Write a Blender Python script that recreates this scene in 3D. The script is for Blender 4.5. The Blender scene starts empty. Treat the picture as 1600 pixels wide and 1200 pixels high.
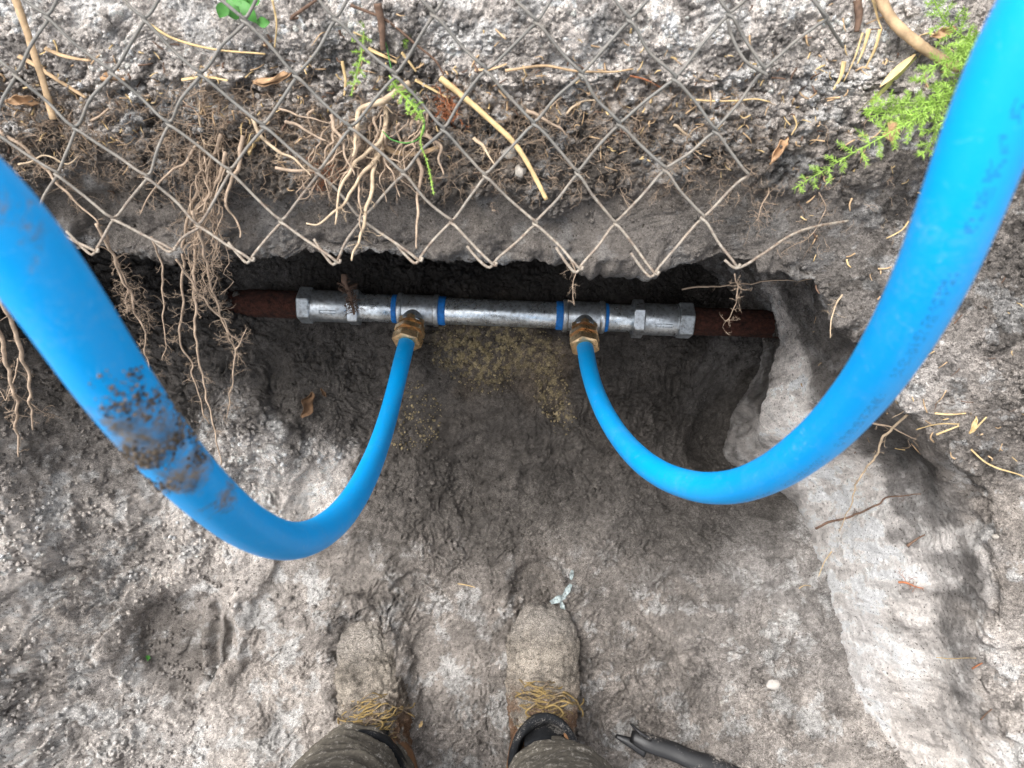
import bpy, math, random
import numpy as np
from mathutils import Vector, Matrix, Euler
from mathutils.bvhtree import BVHTree

random.seed(7); rng = np.random.default_rng(7)
S = bpy.context.scene
COL = S.collection
R = math.radians

# ------------------------------------------------------------------ camera
CAMZ, TH = 1.2, R(15)
FPX = 1067.0                       # focal length in photo pixels (1600 wide)
cam = bpy.data.objects.new('camera', bpy.data.cameras.new('camera'))
COL.objects.link(cam)
cam.location = (0, 0, CAMZ)
cam.rotation_euler = (TH, 0, 0)
cam.data.sensor_width = 36; cam.data.lens = 24.0
cam.data.clip_start = 0.01; cam.data.clip_end = 500
cam.data.dof.use_dof = True
cam.data.dof.focus_distance = 0.88
cam.data.dof.aperture_fstop = 11
S.camera = cam

# ------------------------------------------------------------------ light
SUN_EL, SUN_AZ = R(66), R(-72)
w = bpy.data.worlds.new('World'); S.world = w; w.use_nodes = True
wn = w.node_tree.nodes; wl = w.node_tree.links
bg = wn['Background']
sky = wn.new('ShaderNodeTexSky'); sky.sky_type = 'NISHITA'; sky.sun_disc = False
sky.sun_elevation = SUN_EL; sky.sun_rotation = SUN_AZ
sky.dust_density = 4.0; sky.air_density = 1.0
hs = wn.new('ShaderNodeHueSaturation'); hs.inputs['Saturation'].default_value = 0.22
wl.new(sky.outputs[0], hs.inputs['Color']); wl.new(hs.outputs[0], bg.inputs[0])
bg.inputs[1].default_value = 0.15
sd = bpy.data.lights.new('sun', 'SUN'); sd.energy = 1.6; sd.angle = R(38)
sd.color = (1.0, 0.97, 0.93)
so = bpy.data.objects.new('sun', sd); COL.objects.link(so)
# direction towards the sun: azimuth measured from +Y clockwise
sdir = Vector((math.sin(SUN_AZ)*math.cos(SUN_EL), math.cos(SUN_AZ)*math.cos(SUN_EL), math.sin(SUN_EL)))
so.rotation_euler = sdir.to_track_quat('Z', 'Y').to_euler(); so.location = (0, 0, 5)
S.view_settings.view_transform = 'Standard'; S.view_settings.look = 'None'
S.view_settings.exposure = 1.36; S.view_settings.gamma = 1.0
S.view_settings.use_curve_mapping = False
S.render.engine = 'CYCLES'

# ------------------------------------------------------------------ helpers
ct, st = math.cos(TH), math.sin(TH)
def P(px, py, D):
    """world point that the photo shows at (px,py), D metres in front of the camera plane"""
    xc = (px-800)/FPX*D; yc = -(py-600)/FPX*D
    return Vector((xc, yc*ct + D*st, CAMZ + yc*st - D*ct))
def ray(px, py):
    return (P(px, py, 1.0)-Vector((0, 0, CAMZ)))
def PZ(px, py, z):
    d = ray(px, py); k = (z-CAMZ)/d.z
    return Vector((0, 0, CAMZ)) + d*k

_PR = np.random.default_rng(99).permutation(256).astype(np.int32); _PR = np.r_[_PR, _PR]
_g = np.random.default_rng(98).normal(0, 1, (256, 3)); _g = (_g/np.linalg.norm(_g, axis=1)[:, None]).astype(np.float32)
def noise(p, f=1.0, seed=0):
    p = np.asarray(p, dtype=np.float32)
    if len(p) > 120000: return np.concatenate([noise(p[i:i+120000], f, seed) for i in range(0, len(p), 120000)])
    q = p*np.float32(f)+np.array([seed*7.13 % 251, seed*3.71 % 241, seed*5.37 % 239], np.float32)
    i = np.floor(q); r = q-i; i = i.astype(np.int32) & 255
    u = r*r*r*(r*(r*6-15)+10); v = 1-u
    out = np.zeros(len(p), np.float32)
    for dx in (0, 1):
        hx = _PR[(i[:, 0]+dx) & 255]; wx = u[:, 0] if dx else v[:, 0]; rx = r[:, 0]-dx
        for dy in (0, 1):
            hy = _PR[(hx+i[:, 1]+dy) & 255]; wxy = wx*(u[:, 1] if dy else v[:, 1]); ry = r[:, 1]-dy
            for dz in (0, 1):
                g = _g[_PR[(hy+i[:, 2]+dz) & 255]]
                out += wxy*(u[:, 2] if dz else v[:, 2])*(g[:, 0]*rx+g[:, 1]*ry+g[:, 2]*(r[:, 2]-dz))
    return (out*1.6).astype(np.float64)
def fbm(p, f, octv, seed=0, gain=0.5):
    o = np.zeros(len(p)); a = 1.0
    for k in range(octv):
        o += a*noise(p, f, seed+k*17); f *= 2.03; a *= gain
    return o
def billow(p, f, octv, seed=0, gain=0.5):
    o = np.zeros(len(p)); a = 1.0
    for k in range(octv):
        o += a*(np.minimum(np.abs(noise(p, f, seed+k*31))*2.2, 1.0)-0.45); f *= 2.1; a *= gain
    return o
def sstep(a, b, x):
    t = np.clip((x-a)/(b-a), 0, 1); return t*t*(3-2*t)
def lin(c):
    return tuple(((v/255.0)/12.92 if v/255.0 < 0.04045 else ((v/255.0+0.055)/1.055)**2.4) for v in c)

def tag(o, label=None, cat=None, group=None, kind=None):
    if label: o['label'] = label
    if cat: o['category'] = cat
    if group: o['group'] = group
    if kind: o['kind'] = kind
    return o
def empty(name, loc=(0, 0, 0), **k):
    o = bpy.data.objects.new(name, None); COL.objects.link(o); o.location = loc
    o.empty_display_size = 0.05
    return tag(o, **k)

class MB:
    def __init__(s): s.v = []; s.f = []; s.uv = None
    def add(s, v, f):
        b = len(s.v); s.v += [tuple(x) for x in v]; s.f += [tuple(i+b for i in q) for q in f]; return s
    def build(s, name, mat, parent=None, smooth=True, world=True, loc=None, **k):
        """vertices are world coordinates; the origin goes to the parent's or to the mesh's base"""
        if parent is not None: off = WL[parent.name]
        elif loc is not None: off = Vector(loc)
        else:
            a = np.array(s.v); off = Vector((a[:, 0].mean(), a[:, 1].mean(), a[:, 2].min()))
        me = bpy.data.meshes.new(name)
        me.from_pydata([(x-off[0], y-off[1], z-off[2]) for x, y, z in s.v], [], s.f); me.update()
        if smooth: me.polygons.foreach_set('use_smooth', [True]*len(me.polygons))
        o = bpy.data.objects.new(name, me); COL.objects.link(o)
        me.materials.append(mat)
        if parent is not None: o.parent = parent
        else: o.location = off
        WL[o.name] = Vector(off)
        return tag(o, **k)
WL = {}
def E(name, loc, **k):
    o = empty(name, loc, **k); WL[o.name] = Vector(loc); return o

def cr(Pn, t, tq):
    """cubic Hermite through Pn (n,...) at parameters t, sampled at tq"""
    Pn = np.asarray(Pn, float); t = np.asarray(t, float); n = len(t)
    m = np.zeros_like(Pn)
    for i in range(n):
        a = max(i-1, 0); b = min(i+1, n-1); m[i] = (Pn[b]-Pn[a])/(t[b]-t[a])
    k = np.clip(np.searchsorted(t, tq, side='right')-1, 0, n-2)
    h = (t[k+1]-t[k]); s = (tq-t[k])/h
    sh = (-1,)+(1,)*(Pn.ndim-1); s_ = s.reshape(sh); h_ = h.reshape(sh)
    return ((2*s_**3-3*s_**2+1)*Pn[k]+(s_**3-2*s_**2+s_)*h_*m[k]+(-2*s_**3+3*s_**2)*Pn[k+1]+(s_**3-s_**2)*h_*m[k+1])
def spline(pts, n):
    pts = np.array([tuple(p) for p in pts], float)
    d = np.r_[0, np.cumsum(np.linalg.norm(np.diff(pts, axis=0), axis=1)+1e-6)]
    q = np.linspace(0, d[-1], n); return cr(pts, d, q), q/d[-1]

def tube(mb, pts, rad, sides=6, cap=True, squash=1.0, rj=0.0):
    pts = np.asarray(pts, float); n = len(pts); rad = np.broadcast_to(np.asarray(rad, float), (n,))
    tan = np.gradient(pts, axis=0); tan /= np.linalg.norm(tan, axis=1)[:, None]+1e-12
    up = np.array([0.13, 0.21, 0.97]); nrm = up-tan[0]*np.dot(up, tan[0]); nrm /= np.linalg.norm(nrm)
    V = []; F = []
    for i in range(n):
        nrm = nrm-tan[i]*np.dot(nrm, tan[i]); nrm /= np.linalg.norm(nrm)+1e-12
        bi = np.cross(tan[i], nrm)
        for j in range(sides):
            a = 2*math.pi*j/sides; r = rad[i]*(1+rj*(random.random()-.5))
            V.append(pts[i]+nrm*math.cos(a)*r*squash+bi*math.sin(a)*r)
    for i in range(n-1):
        for j in range(sides):
            k = (j+1) % sides
            F.append((i*sides+j, i*sides+k, (i+1)*sides+k, (i+1)*sides+j))
    if cap:
        F.append(tuple(range(sides-1, -1, -1))); F.append(tuple((n-1)*sides+j for j in range(sides)))
    mb.add(V, F); return mb
def lathe(mb, origin, axis, prof, sides=48, hexa=None):
    """prof: list of (distance along axis, radius). hexa: indices of rings that are hexagonal"""
    ax = Vector(axis).normalized(); u = ax.orthogonal().normalized(); v = ax.cross(u)
    V = []; F = []; n = len(prof)
    for i, (d, r) in enumerate(prof):
        for j in range(sides):
            a = 2*math.pi*j/sides; rr = r
            if hexa and hexa[i]:
                b = (a+hexa[i][0]) % (math.pi/3)-math.pi/6
                rr = min(r/math.cos(b), hexa[i][1]) if len(hexa[i]) > 1 else r/math.cos(b)
            V.append(Vector(origin)+ax*d+(u*math.cos(a)+v*math.sin(a))*rr)
    for i in range(n-1):
        for j in range(sides):
            k = (j+1) % sides; F.append((i*sides+j, (i+1)*sides+j, (i+1)*sides+k, i*sides+k))
    F.append(tuple(range(sides))); F.append(tuple((n-1)*sides+j for j in range(sides-1, -1, -1)))
    mb.add(V, F); return mb

# ------------------------------------------------------------------ materials
def newmat(name):
    m = bpy.data.materials.new(name); m.use_nodes = True
    nt = m.node_tree; b = nt.nodes['Principled BSDF']; return m, nt, b
def N(nt, typ, **k):
    n = nt.nodes.new(typ)
    for a, v in k.items(): setattr(n, a, v)
    return n
def objco(nt):
    return N(nt, 'ShaderNodeNewGeometry').outputs['Position']
def noisen(nt, co, scale, detail=4, rough=.6, dist=0.0):
    n = N(nt, 'ShaderNodeTexNoise'); n.inputs['Scale'].default_value = scale
    n.inputs['Detail'].default_value = detail; n.inputs['Roughness'].default_value = rough
    n.inputs['Distortion'].default_value = dist
    nt.links.new(co, n.inputs['Vector']); return n.outputs['Fac']
def ramp(nt, fac, stops):
    r = N(nt, 'ShaderNodeValToRGB'); e = r.color_ramp.elements
    while len(e) < len(stops): e.new(0.5)
    for el, (p, c) in zip(e, stops):
        el.position = p; el.color = (c, c, c, 1) if isinstance(c, (int, float)) else tuple(c)+(1,)
    nt.links.new(fac, r.inputs[0]); return r.outputs['Color']
def mix(nt, fac, a, b, typ='MIX'):
    m = N(nt, 'ShaderNodeMix', data_type='RGBA', blend_type=typ)
    for sock, v in ((m.inputs[0], fac), (m.inputs[6], a), (m.inputs[7], b)):
        if hasattr(v, 'links'): nt.links.new(v, sock)
        elif isinstance(v, (int, float)): sock.default_value = v
        else: sock.default_value = tuple(v)+(1,)
    return m.outputs[2]
def bump(nt, b, h, strength, dist, prev=None):
    n = N(nt, 'ShaderNodeBump'); n.inputs['Strength'].default_value = strength
    n.inputs['Distance'].default_value = dist; nt.links.new(h, n.inputs['Height'])
    if prev: nt.links.new(prev, n.inputs['Normal'])
    nt.links.new(n.outputs[0], b.inputs['Normal']); return n.outputs[0]

def soil_mat():
    m, nt, b = newmat('sandy_soil'); L = nt.links
    an = N(nt, 'ShaderNodeAttribute', attribute_name='Col'); at = an.outputs['Color']; ga = an.outputs['Alpha']   # alpha: how grainy the soil is
    co = objco(nt)
    g1 = noisen(nt, co, 480, 4, .8); g2 = noisen(nt, co, 170, 5, .75); g3 = noisen(nt, co, 1100, 2, .7)
    c = mix(nt, ga, at, ramp(nt, g1, [(0.37, .55), (.5, 1.0), (.62, 1.5)]), 'MULTIPLY')
    c = mix(nt, ga, c, ramp(nt, g2, [(0.32, .72), (.5, 1.0), (.7, 1.25)]), 'MULTIPLY')
    c = mix(nt, ga, c, ramp(nt, g3, [(0.40, .62), (.5, 1.0), (.60, 1.45)]), 'MULTIPLY')
    # dark specks of organic matter
    sp = noisen(nt, co, 330, 2, .5)
    c = mix(nt, ramp(nt, sp, [(.30, .8), (.37, 0)]), c, (.035, .027, .02))
    L.new(c, b.inputs['Base Color'])
    b.inputs['Roughness'].default_value = .95; b.inputs['Specular IOR Level'].default_value = .2
    p = bump(nt, b, noisen(nt, co, 90, 6, .75), .7, .004)
    p = bump(nt, b, g1, 1.0, .0042, p)
    bump(nt, b, g3, .6, .0012, p)
    return m
SOIL = soil_mat()

def flat(name, col, rough=.8, metal=0., var=.25, scale=60, bumpd=.001, bs=.4, spec=.4, streak=None, trans=False):
    m, nt, b = newmat(name); co = objco(nt)
    f = noisen(nt, co, scale, 5, .65)
    c = mix(nt, 1.0, col, ramp(nt, f, [(.3, 1-var), (.7, 1+var)]), 'MULTIPLY')
    nt.links.new(c, b.inputs['Base Color'])
    b.inputs['Roughness'].default_value = rough; b.inputs['Metallic'].default_value = metal
    b.inputs['Specular IOR Level'].default_value = spec
    bump(nt, b, noisen(nt, co, scale*5, 4, .6), bs, bumpd)
    if trans: b.inputs['Subsurface Weight'].default_value = .0
    return m
def dusty(name, col, dust, amount, scale=200, rough=.7, big=25, bumpd=.0015, spec=.3):
    m, nt, b = newmat(name); co = objco(nt)
    f = noisen(nt, co, scale, 6, .75); g = noisen(nt, co, big, 4, .6)
    s = N(nt, 'ShaderNodeMath', operation='ADD'); nt.links.new(f, s.inputs[0]); nt.links.new(g, s.inputs[1])
    k = ramp(nt, s.outputs[0], [(.5, 0), (1, 0)])
    # threshold on the sum
    mm = N(nt, 'ShaderNodeMapRange'); mm.inputs[1].default_value = 1.22-amount*.4; mm.inputs[2].default_value = 1.34-amount*.4
    nt.links.new(s.outputs[0], mm.inputs[0])
    v = mix(nt, 1.0, col, ramp(nt, noisen(nt, co, big*2, 4, .6), [(.3, .7), (.7, 1.3)]), 'MULTIPLY')
    c = mix(nt, mm.outputs[0], v, dust)
    nt.links.new(c, b.inputs['Base Color'])
    b.inputs['Roughness'].default_value = rough; b.inputs['Specular IOR Level'].default_value = spec
    bump(nt, b, f, .5, bumpd)
    return m

def galv_mat(name, base=(.50, .54, .56), rough=.32, dirt=.5):
    m, nt, b = newmat(name); co = objco(nt)
    v = N(nt, 'ShaderNodeTexVoronoi'); v.inputs['Scale'].default_value = 160; nt.links.new(co, v.inputs['Vector'])
    c = mix(nt, .6, base, mix(nt, 1.0, base, ramp(nt, v.outputs['Distance'], [(0, .6), (.6, 1.3)]), 'MULTIPLY'))
    d = ramp(nt, noisen(nt, co, 75, 6, .72), [(.5, 0), (.72, dirt)])
    sc = ramp(nt, noisen(nt, co, 420, 3, .7), [(.58, 0), (.7, .8)])
    c = mix(nt, d, c, (.13, .11, .09)); c = mix(nt, sc, c, (.10, .095, .09))
    nt.links.new(c, b.inputs['Base Color']); b.inputs['Metallic'].default_value = .9
    rr = ramp(nt, noisen(nt, co, 60, 5, .7), [(.3, rough-.06), (.7, rough+.22)])
    nt.links.new(rr, b.inputs['Roughness'])
    bump(nt, b, noisen(nt, co, 260, 4, .6), .25, .0006)
    return m
GALV = galv_mat('galvanised_steel', (.60, .64, .66), .22, .7)
GALV2 = galv_mat('galvanised_cast', (.50, .53, .55), .30, .6)
GALV3 = galv_mat('galvanised_nut', (.40, .43, .45), .5, .8)
BRASS = galv_mat('dirty_brass', (.74, .52, .29), .28, .4)
RUST = flat('rusty_iron', (.05, .016, .009), .95, 0, .85, 130, .004, 1.0)
SEAL = flat('blue_thread_sealant', (.01, .16, .50), .55, 0, .3, 200, .001, .7)
ROOTM = flat('root_bark', (.34, .255, .185), .9, 0, .4, 130, .001, .5)
ROOTP = flat('pale_root', (.45, .345, .235), .85, 0, .35, 120, .001, .5)
ROOTD = flat('dark_root', (.13, .08, .055), .9, 0, .4, 150, .001, .5)
ROOTR = flat('red_root', (.34, .13, .06), .85, 0, .4, 150, .001, .5)
STRAW = flat('dry_straw', (.55, .40, .20), .8, 0, .35, 90, .0008, .4)
CANE = flat('dry_cane', (.42, .29, .17), .8, 0, .45, 70, .001, .6)
LEAFD = flat('dry_leaf', (.36, .22, .12), .8, 0, .45, 80, .001, .5)
LEAFB = flat('brown_leaf', (.15, .085, .045), .85, 0, .45, 80, .001, .5)
GREEN = flat('fern_green', (.29, .45, .085), .6, 0, .4, 60, .0006, .3)
GREEN2 = flat('weed_green', (.06, .21, .035), .55, 0, .35, 60, .0006, .3)
BLADE = flat('yellow_green_blade', (.42, .42, .13), .7, 0, .4, 90, .0006, .4)
STONE = flat('grey_stone', (.36, .33, .29), .95, 0, .4, 120, .002, .8)
FOIL = flat('grey_foil', (.36, .41, .41), .35, .6, .5, 150, .001, .7)
BLACKP = dusty('black_plastic', (.012, .012, .013), (.30, .27, .24), .34, 300, .38, 20, .0004, .5)
COLLAR = dusty('boot_lining', (.010, .011, .013), (.30, .28, .26), .28, 500, .95, 30)
MUDBOOT = dusty('muddy_leather', (.19, .155, .115), (.30, .265, .225), .62, 260, .95, 30, .004)
LEATHER = dusty('brown_leather', (.20, .10, .045), (.10, .06, .04), .3, 160, .6, 40, .002)
LACE = dusty('yellow_laces', (.27, .19, .075), (.14, .11, .08), .62, 300, .9, 40)
TROUS = dusty('work_trousers', (.095, .084, .068), (.38, .35, .31), .30, 800, .95, 130, .0012)
SOLE = flat('boot_sole', (.05, .045, .04), .9)

def wire_mat():
    m, nt, b = newmat('weathered_fence_wire'); co = objco(nt)
    sep = N(nt, 'ShaderNodeSeparateXYZ'); nt.links.new(co, sep.inputs[0])
    mr = N(nt, 'ShaderNodeMapRange'); mr.inputs[1].default_value = .715; mr.inputs[2].default_value = .635
    nt.links.new(sep.outputs['Z'], mr.inputs[0])
    ad = N(nt, 'ShaderNodeMath', operation='MULTIPLY_ADD'); nt.links.new(noisen(nt, co, 45, 4, .7), ad.inputs[0])
    ad.inputs[1].default_value = 1.4; ad.inputs[2].default_value = -.7
    ad2 = N(nt, 'ShaderNodeMath', operation='ADD', use_clamp=True); nt.links.new(mr.outputs[0], ad2.inputs[0]); nt.links.new(ad.outputs[0], ad2.inputs[1])
    grey = mix(nt, noisen(nt, co, 120, 4, .7), (.10, .095, .085), (.24, .23, .21))
    rust = mix(nt, ramp(nt, noisen(nt, co, 160, 5, .75), [(.4, 0), (.62, 1)]), (.37, .325, .265), (.17, .115, .08))
    nt.links.new(mix(nt, ad2.outputs[0], grey, rust), b.inputs['Base Color'])
    b.inputs['Roughness'].default_value = .75; b.inputs['Metallic'].default_value = .15
    bump(nt, b, noisen(nt, co, 500, 3, .6), .6, .0008)
    return m
WIRE = wire_mat()

def blue_mat(name, spots, marks):
    """blue polyethylene; spots: (world point, radius) of dried mud; marks: uv band of printed dots"""
    m, nt, b = newmat(name); L = nt.links; co = objco(nt)
    base = mix(nt, noisen(nt, co, 18, 3, .5), (.0, .30, .72), (.0, .335, .79))
    # chalky scuffs running along
    sc = ramp(nt, noisen(nt, co, 70, 6, .8, 1.5), [(.58, 0), (.76, .45)])
    c = mix(nt, sc, base, (.30, .52, .78))
    sp = ramp(nt, noisen(nt, co, 300, 4, .7), [(.66, 0), (.72, .8)])
    rare = ramp(nt, noisen(nt, co, 9, 3, .6), [(.5, 0), (.62, 1)])
    mm = N(nt, 'ShaderNodeMath', operation='MULTIPLY'); L.new(sp, mm.inputs[0]); L.new(rare, mm.inputs[1])
    c = mix(nt, mm.outputs[0], c, (.02, .05, .09))
    n1 = noisen(nt, co, 60, 9, .82, .6)
    acc = None
    for (p, r, amt) in spots:
        d = N(nt, 'ShaderNodeVectorMath', operation='DISTANCE'); L.new(co, d.inputs[0]); d.inputs[1].default_value = p
        mr = N(nt, 'ShaderNodeMapRange'); mr.inputs[1].default_value = r; mr.inputs[2].default_value = 0; mr.inputs[4].default_value = amt
        L.new(d.outputs['Value'], mr.inputs[0])
        if acc is None: acc = mr.outputs[0]
        else:
            mx = N(nt, 'ShaderNodeMath', operation='MAXIMUM'); L.new(acc, mx.inputs[0]); L.new(mr.outputs[0], mx.inputs[1]); acc = mx.outputs[0]
    if acc is not None:
        a = N(nt, 'ShaderNodeMath', operation='MULTIPLY_ADD'); L.new(acc, a.inputs[0]); a.inputs[1].default_value = .42; L.new(n1, a.inputs[2])
        k = N(nt, 'ShaderNodeMapRange'); k.inputs[1].default_value = .70; k.inputs[2].default_value = .84; L.new(a.outputs[0], k.inputs[0])
        k2 = N(nt, 'ShaderNodeMath', operation='MULTIPLY'); L.new(k.outputs[0], k2.inputs[0])
        L.new(ramp(nt, noisen(nt, co, 160, 5, .7), [(.35, .45), (.6, 1)]), k2.inputs[1])
        mud = mix(nt, ramp(nt, noisen(nt, co, 90, 5, .7), [(.4, 0), (.62, 1)]), (.075, .07, .065), (.25, .19, .12))
        c = mix(nt, k2.outputs[0], c, mud)
    if marks:
        uv = N(nt, 'ShaderNodeUVMap').outputs[0]
        sx = N(nt, 'ShaderNodeSeparateXYZ'); L.new(uv, sx.inputs[0])
        def M(op, a, b_=None, c_=None, clamp=False):
            n = N(nt, 'ShaderNodeMath', operation=op, use_clamp=clamp)
            for i, v in enumerate((a, b_, c_)):
                if v is None: continue
                if hasattr(v, 'links'): L.new(v, n.inputs[i])
                else: n.inputs[i].default_value = v
            return n.outputs[0]
        u, v = sx.outputs[0], sx.outputs[1]        # u: metres along, v: 0..1 round
        cu = M('MULTIPLY', u, 720.0); cv = M('MULTIPLY', M('SUBTRACT', v, marks[0]), 118.0)
        fu = M('SUBTRACT', M('FRACT', cu), .5); fv = M('SUBTRACT', M('FRACT', cv), .5)
        d = M('SQRT', M('ADD', M('MULTIPLY', fu, fu), M('MULTIPLY', fv, fv)))
        dot = M('LESS_THAN', d, .44)
        wn_ = N(nt, 'ShaderNodeTexWhiteNoise', noise_dimensions='2D')
        cmb = N(nt, 'ShaderNodeCombineXYZ'); L.new(M('FLOOR', cu), cmb.inputs[0]); L.new(M('FLOOR', cv), cmb.inputs[1])
        L.new(cmb.outputs[0], wn_.inputs['Vector'])
        on = M('GREATER_THAN', wn_.outputs['Value'], .52)
        band = M('MULTIPLY', M('GREATER_THAN', cv, 0.0), M('LESS_THAN', cv, 7.0))
        gap = M('LESS_THAN', M('FRACT', M('DIVIDE', cu, 6.0)), .82)
        word = M('LESS_THAN', M('FRACT', M('DIVIDE', cu, 54.0)), .8)
        al = M('MULTIPLY', M('MULTIPLY', M('MULTIPLY', dot, on), band), M('MULTIPLY', gap, word))
        c = mix(nt, M('MULTIPLY', al, .6), c, (.01, .05, .13))
    du = ramp(nt, noisen(nt, co, 14, 8, .85, 1.0), [(.5, 0), (.7, .22)]); du2 = ramp(nt, noisen(nt, co, 500, 3, .7), [(.42, 0), (.62, 1)])
    c = mix(nt, mix(nt, 1.0, du, du2, 'MULTIPLY'), c, (.34, .40, .44))
    L.new(c, b.inputs['Base Color'])
    b.inputs['Roughness'].default_value = .42; b.inputs['Specular IOR Level'].default_value = .3
    bump(nt, b, noisen(nt, co, 180, 5, .7), .25, .0006)
    return m

# ------------------------------------------------------------------ the dug ground
def grid_mesh(name, V, nu, nv, colr, mat, flip=False, grain=1.0):
    me = bpy.data.meshes.new(name)
    me.vertices.add(nu*nv); me.vertices.foreach_set('co', V.astype(np.float32).ravel())
    i = np.arange((nu-1)*(nv-1)); a = (i//(nv-1))*nv+i % (nv-1)
    q = np.stack([a, a+nv, a+nv+1, a+1], 1)
    if flip: q = q[:, ::-1]
    q = np.ascontiguousarray(q).astype(np.int32)
    me.loops.add(len(q)*4); me.loops.foreach_set('vertex_index', q.ravel())
    me.polygons.add(len(q)); me.polygons.foreach_set('loop_start', np.arange(len(q), dtype=np.int32)*4)
    me.polygons.foreach_set('use_smooth', np.ones(len(q), bool))
    me.update(calc_edges=True)
    ca = me.color_attributes.new('Col', 'FLOAT_COLOR', 'POINT')
    ca.data.foreach_set('color', np.c_[colr, np.ones(len(colr))*grain].astype(np.float32).ravel())
    o = bpy.data.objects.new(name, me); COL.objects.link(o); me.materials.append(mat)
    return o
def normals(V, nu, nv):
    G = V.reshape(nu, nv, 3); du = np.gradient(G, axis=0); dv = np.gradient(G, axis=1)
    n = np.cross(du, dv); n /= np.linalg.norm(n, axis=2)[:, :, None]+1e-12
    return n.reshape(-1, 3)

# --- layer A: pit floor as a height field through surveyed points (photo px, height)
ctrl = [(560,1150,.03),(850,1100,.03),(700,1000,.035),(700,860,.05),(730,740,.035),(640,800,.06),(780,600,.125),(640,600,.125),(520,640,.12),
 (480,540,.15),(780,520,.16),(640,510,.16),(900,520,.15),(900,640,.08),(1000,600,.085),(1100,650,-.055),(1150,700,-.07),(1170,630,-.03),(1080,545,.11),(1180,525,.08),(1000,760,.025),(1100,850,.045),
 (1200,900,.06),(1270,1000,.075),(1280,820,.04),(1200,1150,.055),(1000,1000,.03),(980,1180,.03),(430,720,.12),(380,660,.155),(470,740,.09),(350,760,.13),
 (300,560,.20),(200,480,.24),(100,430,.28),(400,500,.19),(300,440,.24),(250,850,.12),(285,1000,.075),(100,760,.21),(60,850,.23),(130,960,.15),(30,1000,.20),(20,680,.29),
 (-100,800,.33),(-200,1000,.32),(150,1150,.10),(350,1150,.055),(-300,600,.46),(450,950,.06),(40,1160,.15),(-150,1200,.24),(0,560,.30)]
cw = [tuple(PZ(a, b, z)) for a, b, z in ctrl]
cw += [(-.3,-.9,.25),(.3,-.9,.25),(-.9,-.9,.5),(.8,-.9,.5),(.9,0,.4),(.9,.5,.4),(.5,.75,.3),(0,.75,.3),(-.5,.75,.35),(-1.1,.2,.5),(-1.0,.8,.5),(0,-1.3,.5),(0,.6,.17),(.35,.55,.15),(-.4,.6,.25)]
cw = np.array(cw)
def tps(r2): return np.where(r2 > 1e-12, .5*r2*np.log(r2+1e-12), 0)
n_ = len(cw); X = cw[:, :2]
K = tps(((X[:, None]-X[None])**2).sum(2))+np.eye(n_)*2e-4
Pm = np.c_[np.ones(n_), X]
Mx = np.zeros((n_+3, n_+3)); Mx[:n_, :n_] = K; Mx[:n_, n_:] = Pm; Mx[n_:, :n_] = Pm.T
sol = np.linalg.solve(Mx, np.r_[cw[:, 2], 0, 0, 0])
def Hbase(x, y):
    o = sol[n_]+sol[n_+1]*x+sol[n_+2]*y
    for k in range(n_): o = o+sol[k]*tps((x-X[k, 0])**2+(y-X[k, 1])**2)
    return o
def floor_hit(px, py):
    d = ray(px, py); z = .08
    for _ in range(25):
        p = Vector((0, 0, CAMZ))+d*((z-CAMZ)/d.z); z = .5*z+.5*float(Hbase(np.array(p.x), np.array(p.y)))
    return p
def axis(a, b, step, ga, gb):
    m = list(np.arange(a, b, step)); s = step; x = a; lo = []
    while x > ga: s *= 1.12; x -= s; lo.append(x)
    s = step; x = m[-1]; hi = []
    while x < gb: s *= 1.12; x += s; hi.append(x)
    return np.array(lo[::-1]+m+hi)
ax_, ay_ = axis(-.86, .66, .0019, -1.5, 1.1), axis(-.46, .60, .0019, -1.5, 1.0)
GX, GY = np.meshgrid(ax_, ay_, indexing='ij'); gx, gy = GX.ravel(), GY.ravel()
gz = Hbase(gx, gy); gz = np.minimum(gz, .6)
VA = np.c_[gx, gy, gz]
def blob(V, px, py, r, z=None, D=None, ry=None, rot=0):
    c = floor_hit(px, py) if D is None else P(px, py, D)
    dx, dy = V[:, 0]-c.x, V[:, 1]-c.y; cs, sn = math.cos(rot), math.sin(rot)
    u = (dx*cs+dy*sn)/r; v = (-dx*sn+dy*cs)/(ry or r)
    return np.sqrt(u*u+v*v), u, v
dz = np.zeros(len(VA))
# domain-warped clods
wp = VA+np.c_[fbm(VA, 9, 3, 3), fbm(VA, 9, 3, 5), fbm(VA, 9, 3, 9)]*.03
big = fbm(wp, 7, 4, 11, .5); clod = billow(wp, 26, 4, 21, .55); fine = billow(VA, 120, 3, 51, .6)
rough = np.clip(.55+1.3*fbm(VA, 5, 3, 77), .12, 1.3)
# hand- and shovel-smoothed hollow in the middle, rough to the left and front
d0, _, _ = blob(VA, 740, 740, .16, ry=.14); smooth = sstep(.6, 1.2, d0)
dl, _, _ = blob(VA, 150, 1000, .35); rough *= 1+.2*(1-sstep(.4, 1.1, dl))
rough *= .35+.65*smooth
crumb = billow(wp, 75, 3, 61, .65)
dz += big*.015+clod*.0042*rough+crumb*.0050*(.3+rough)+fine*.0022*(.5+rough)
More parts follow.
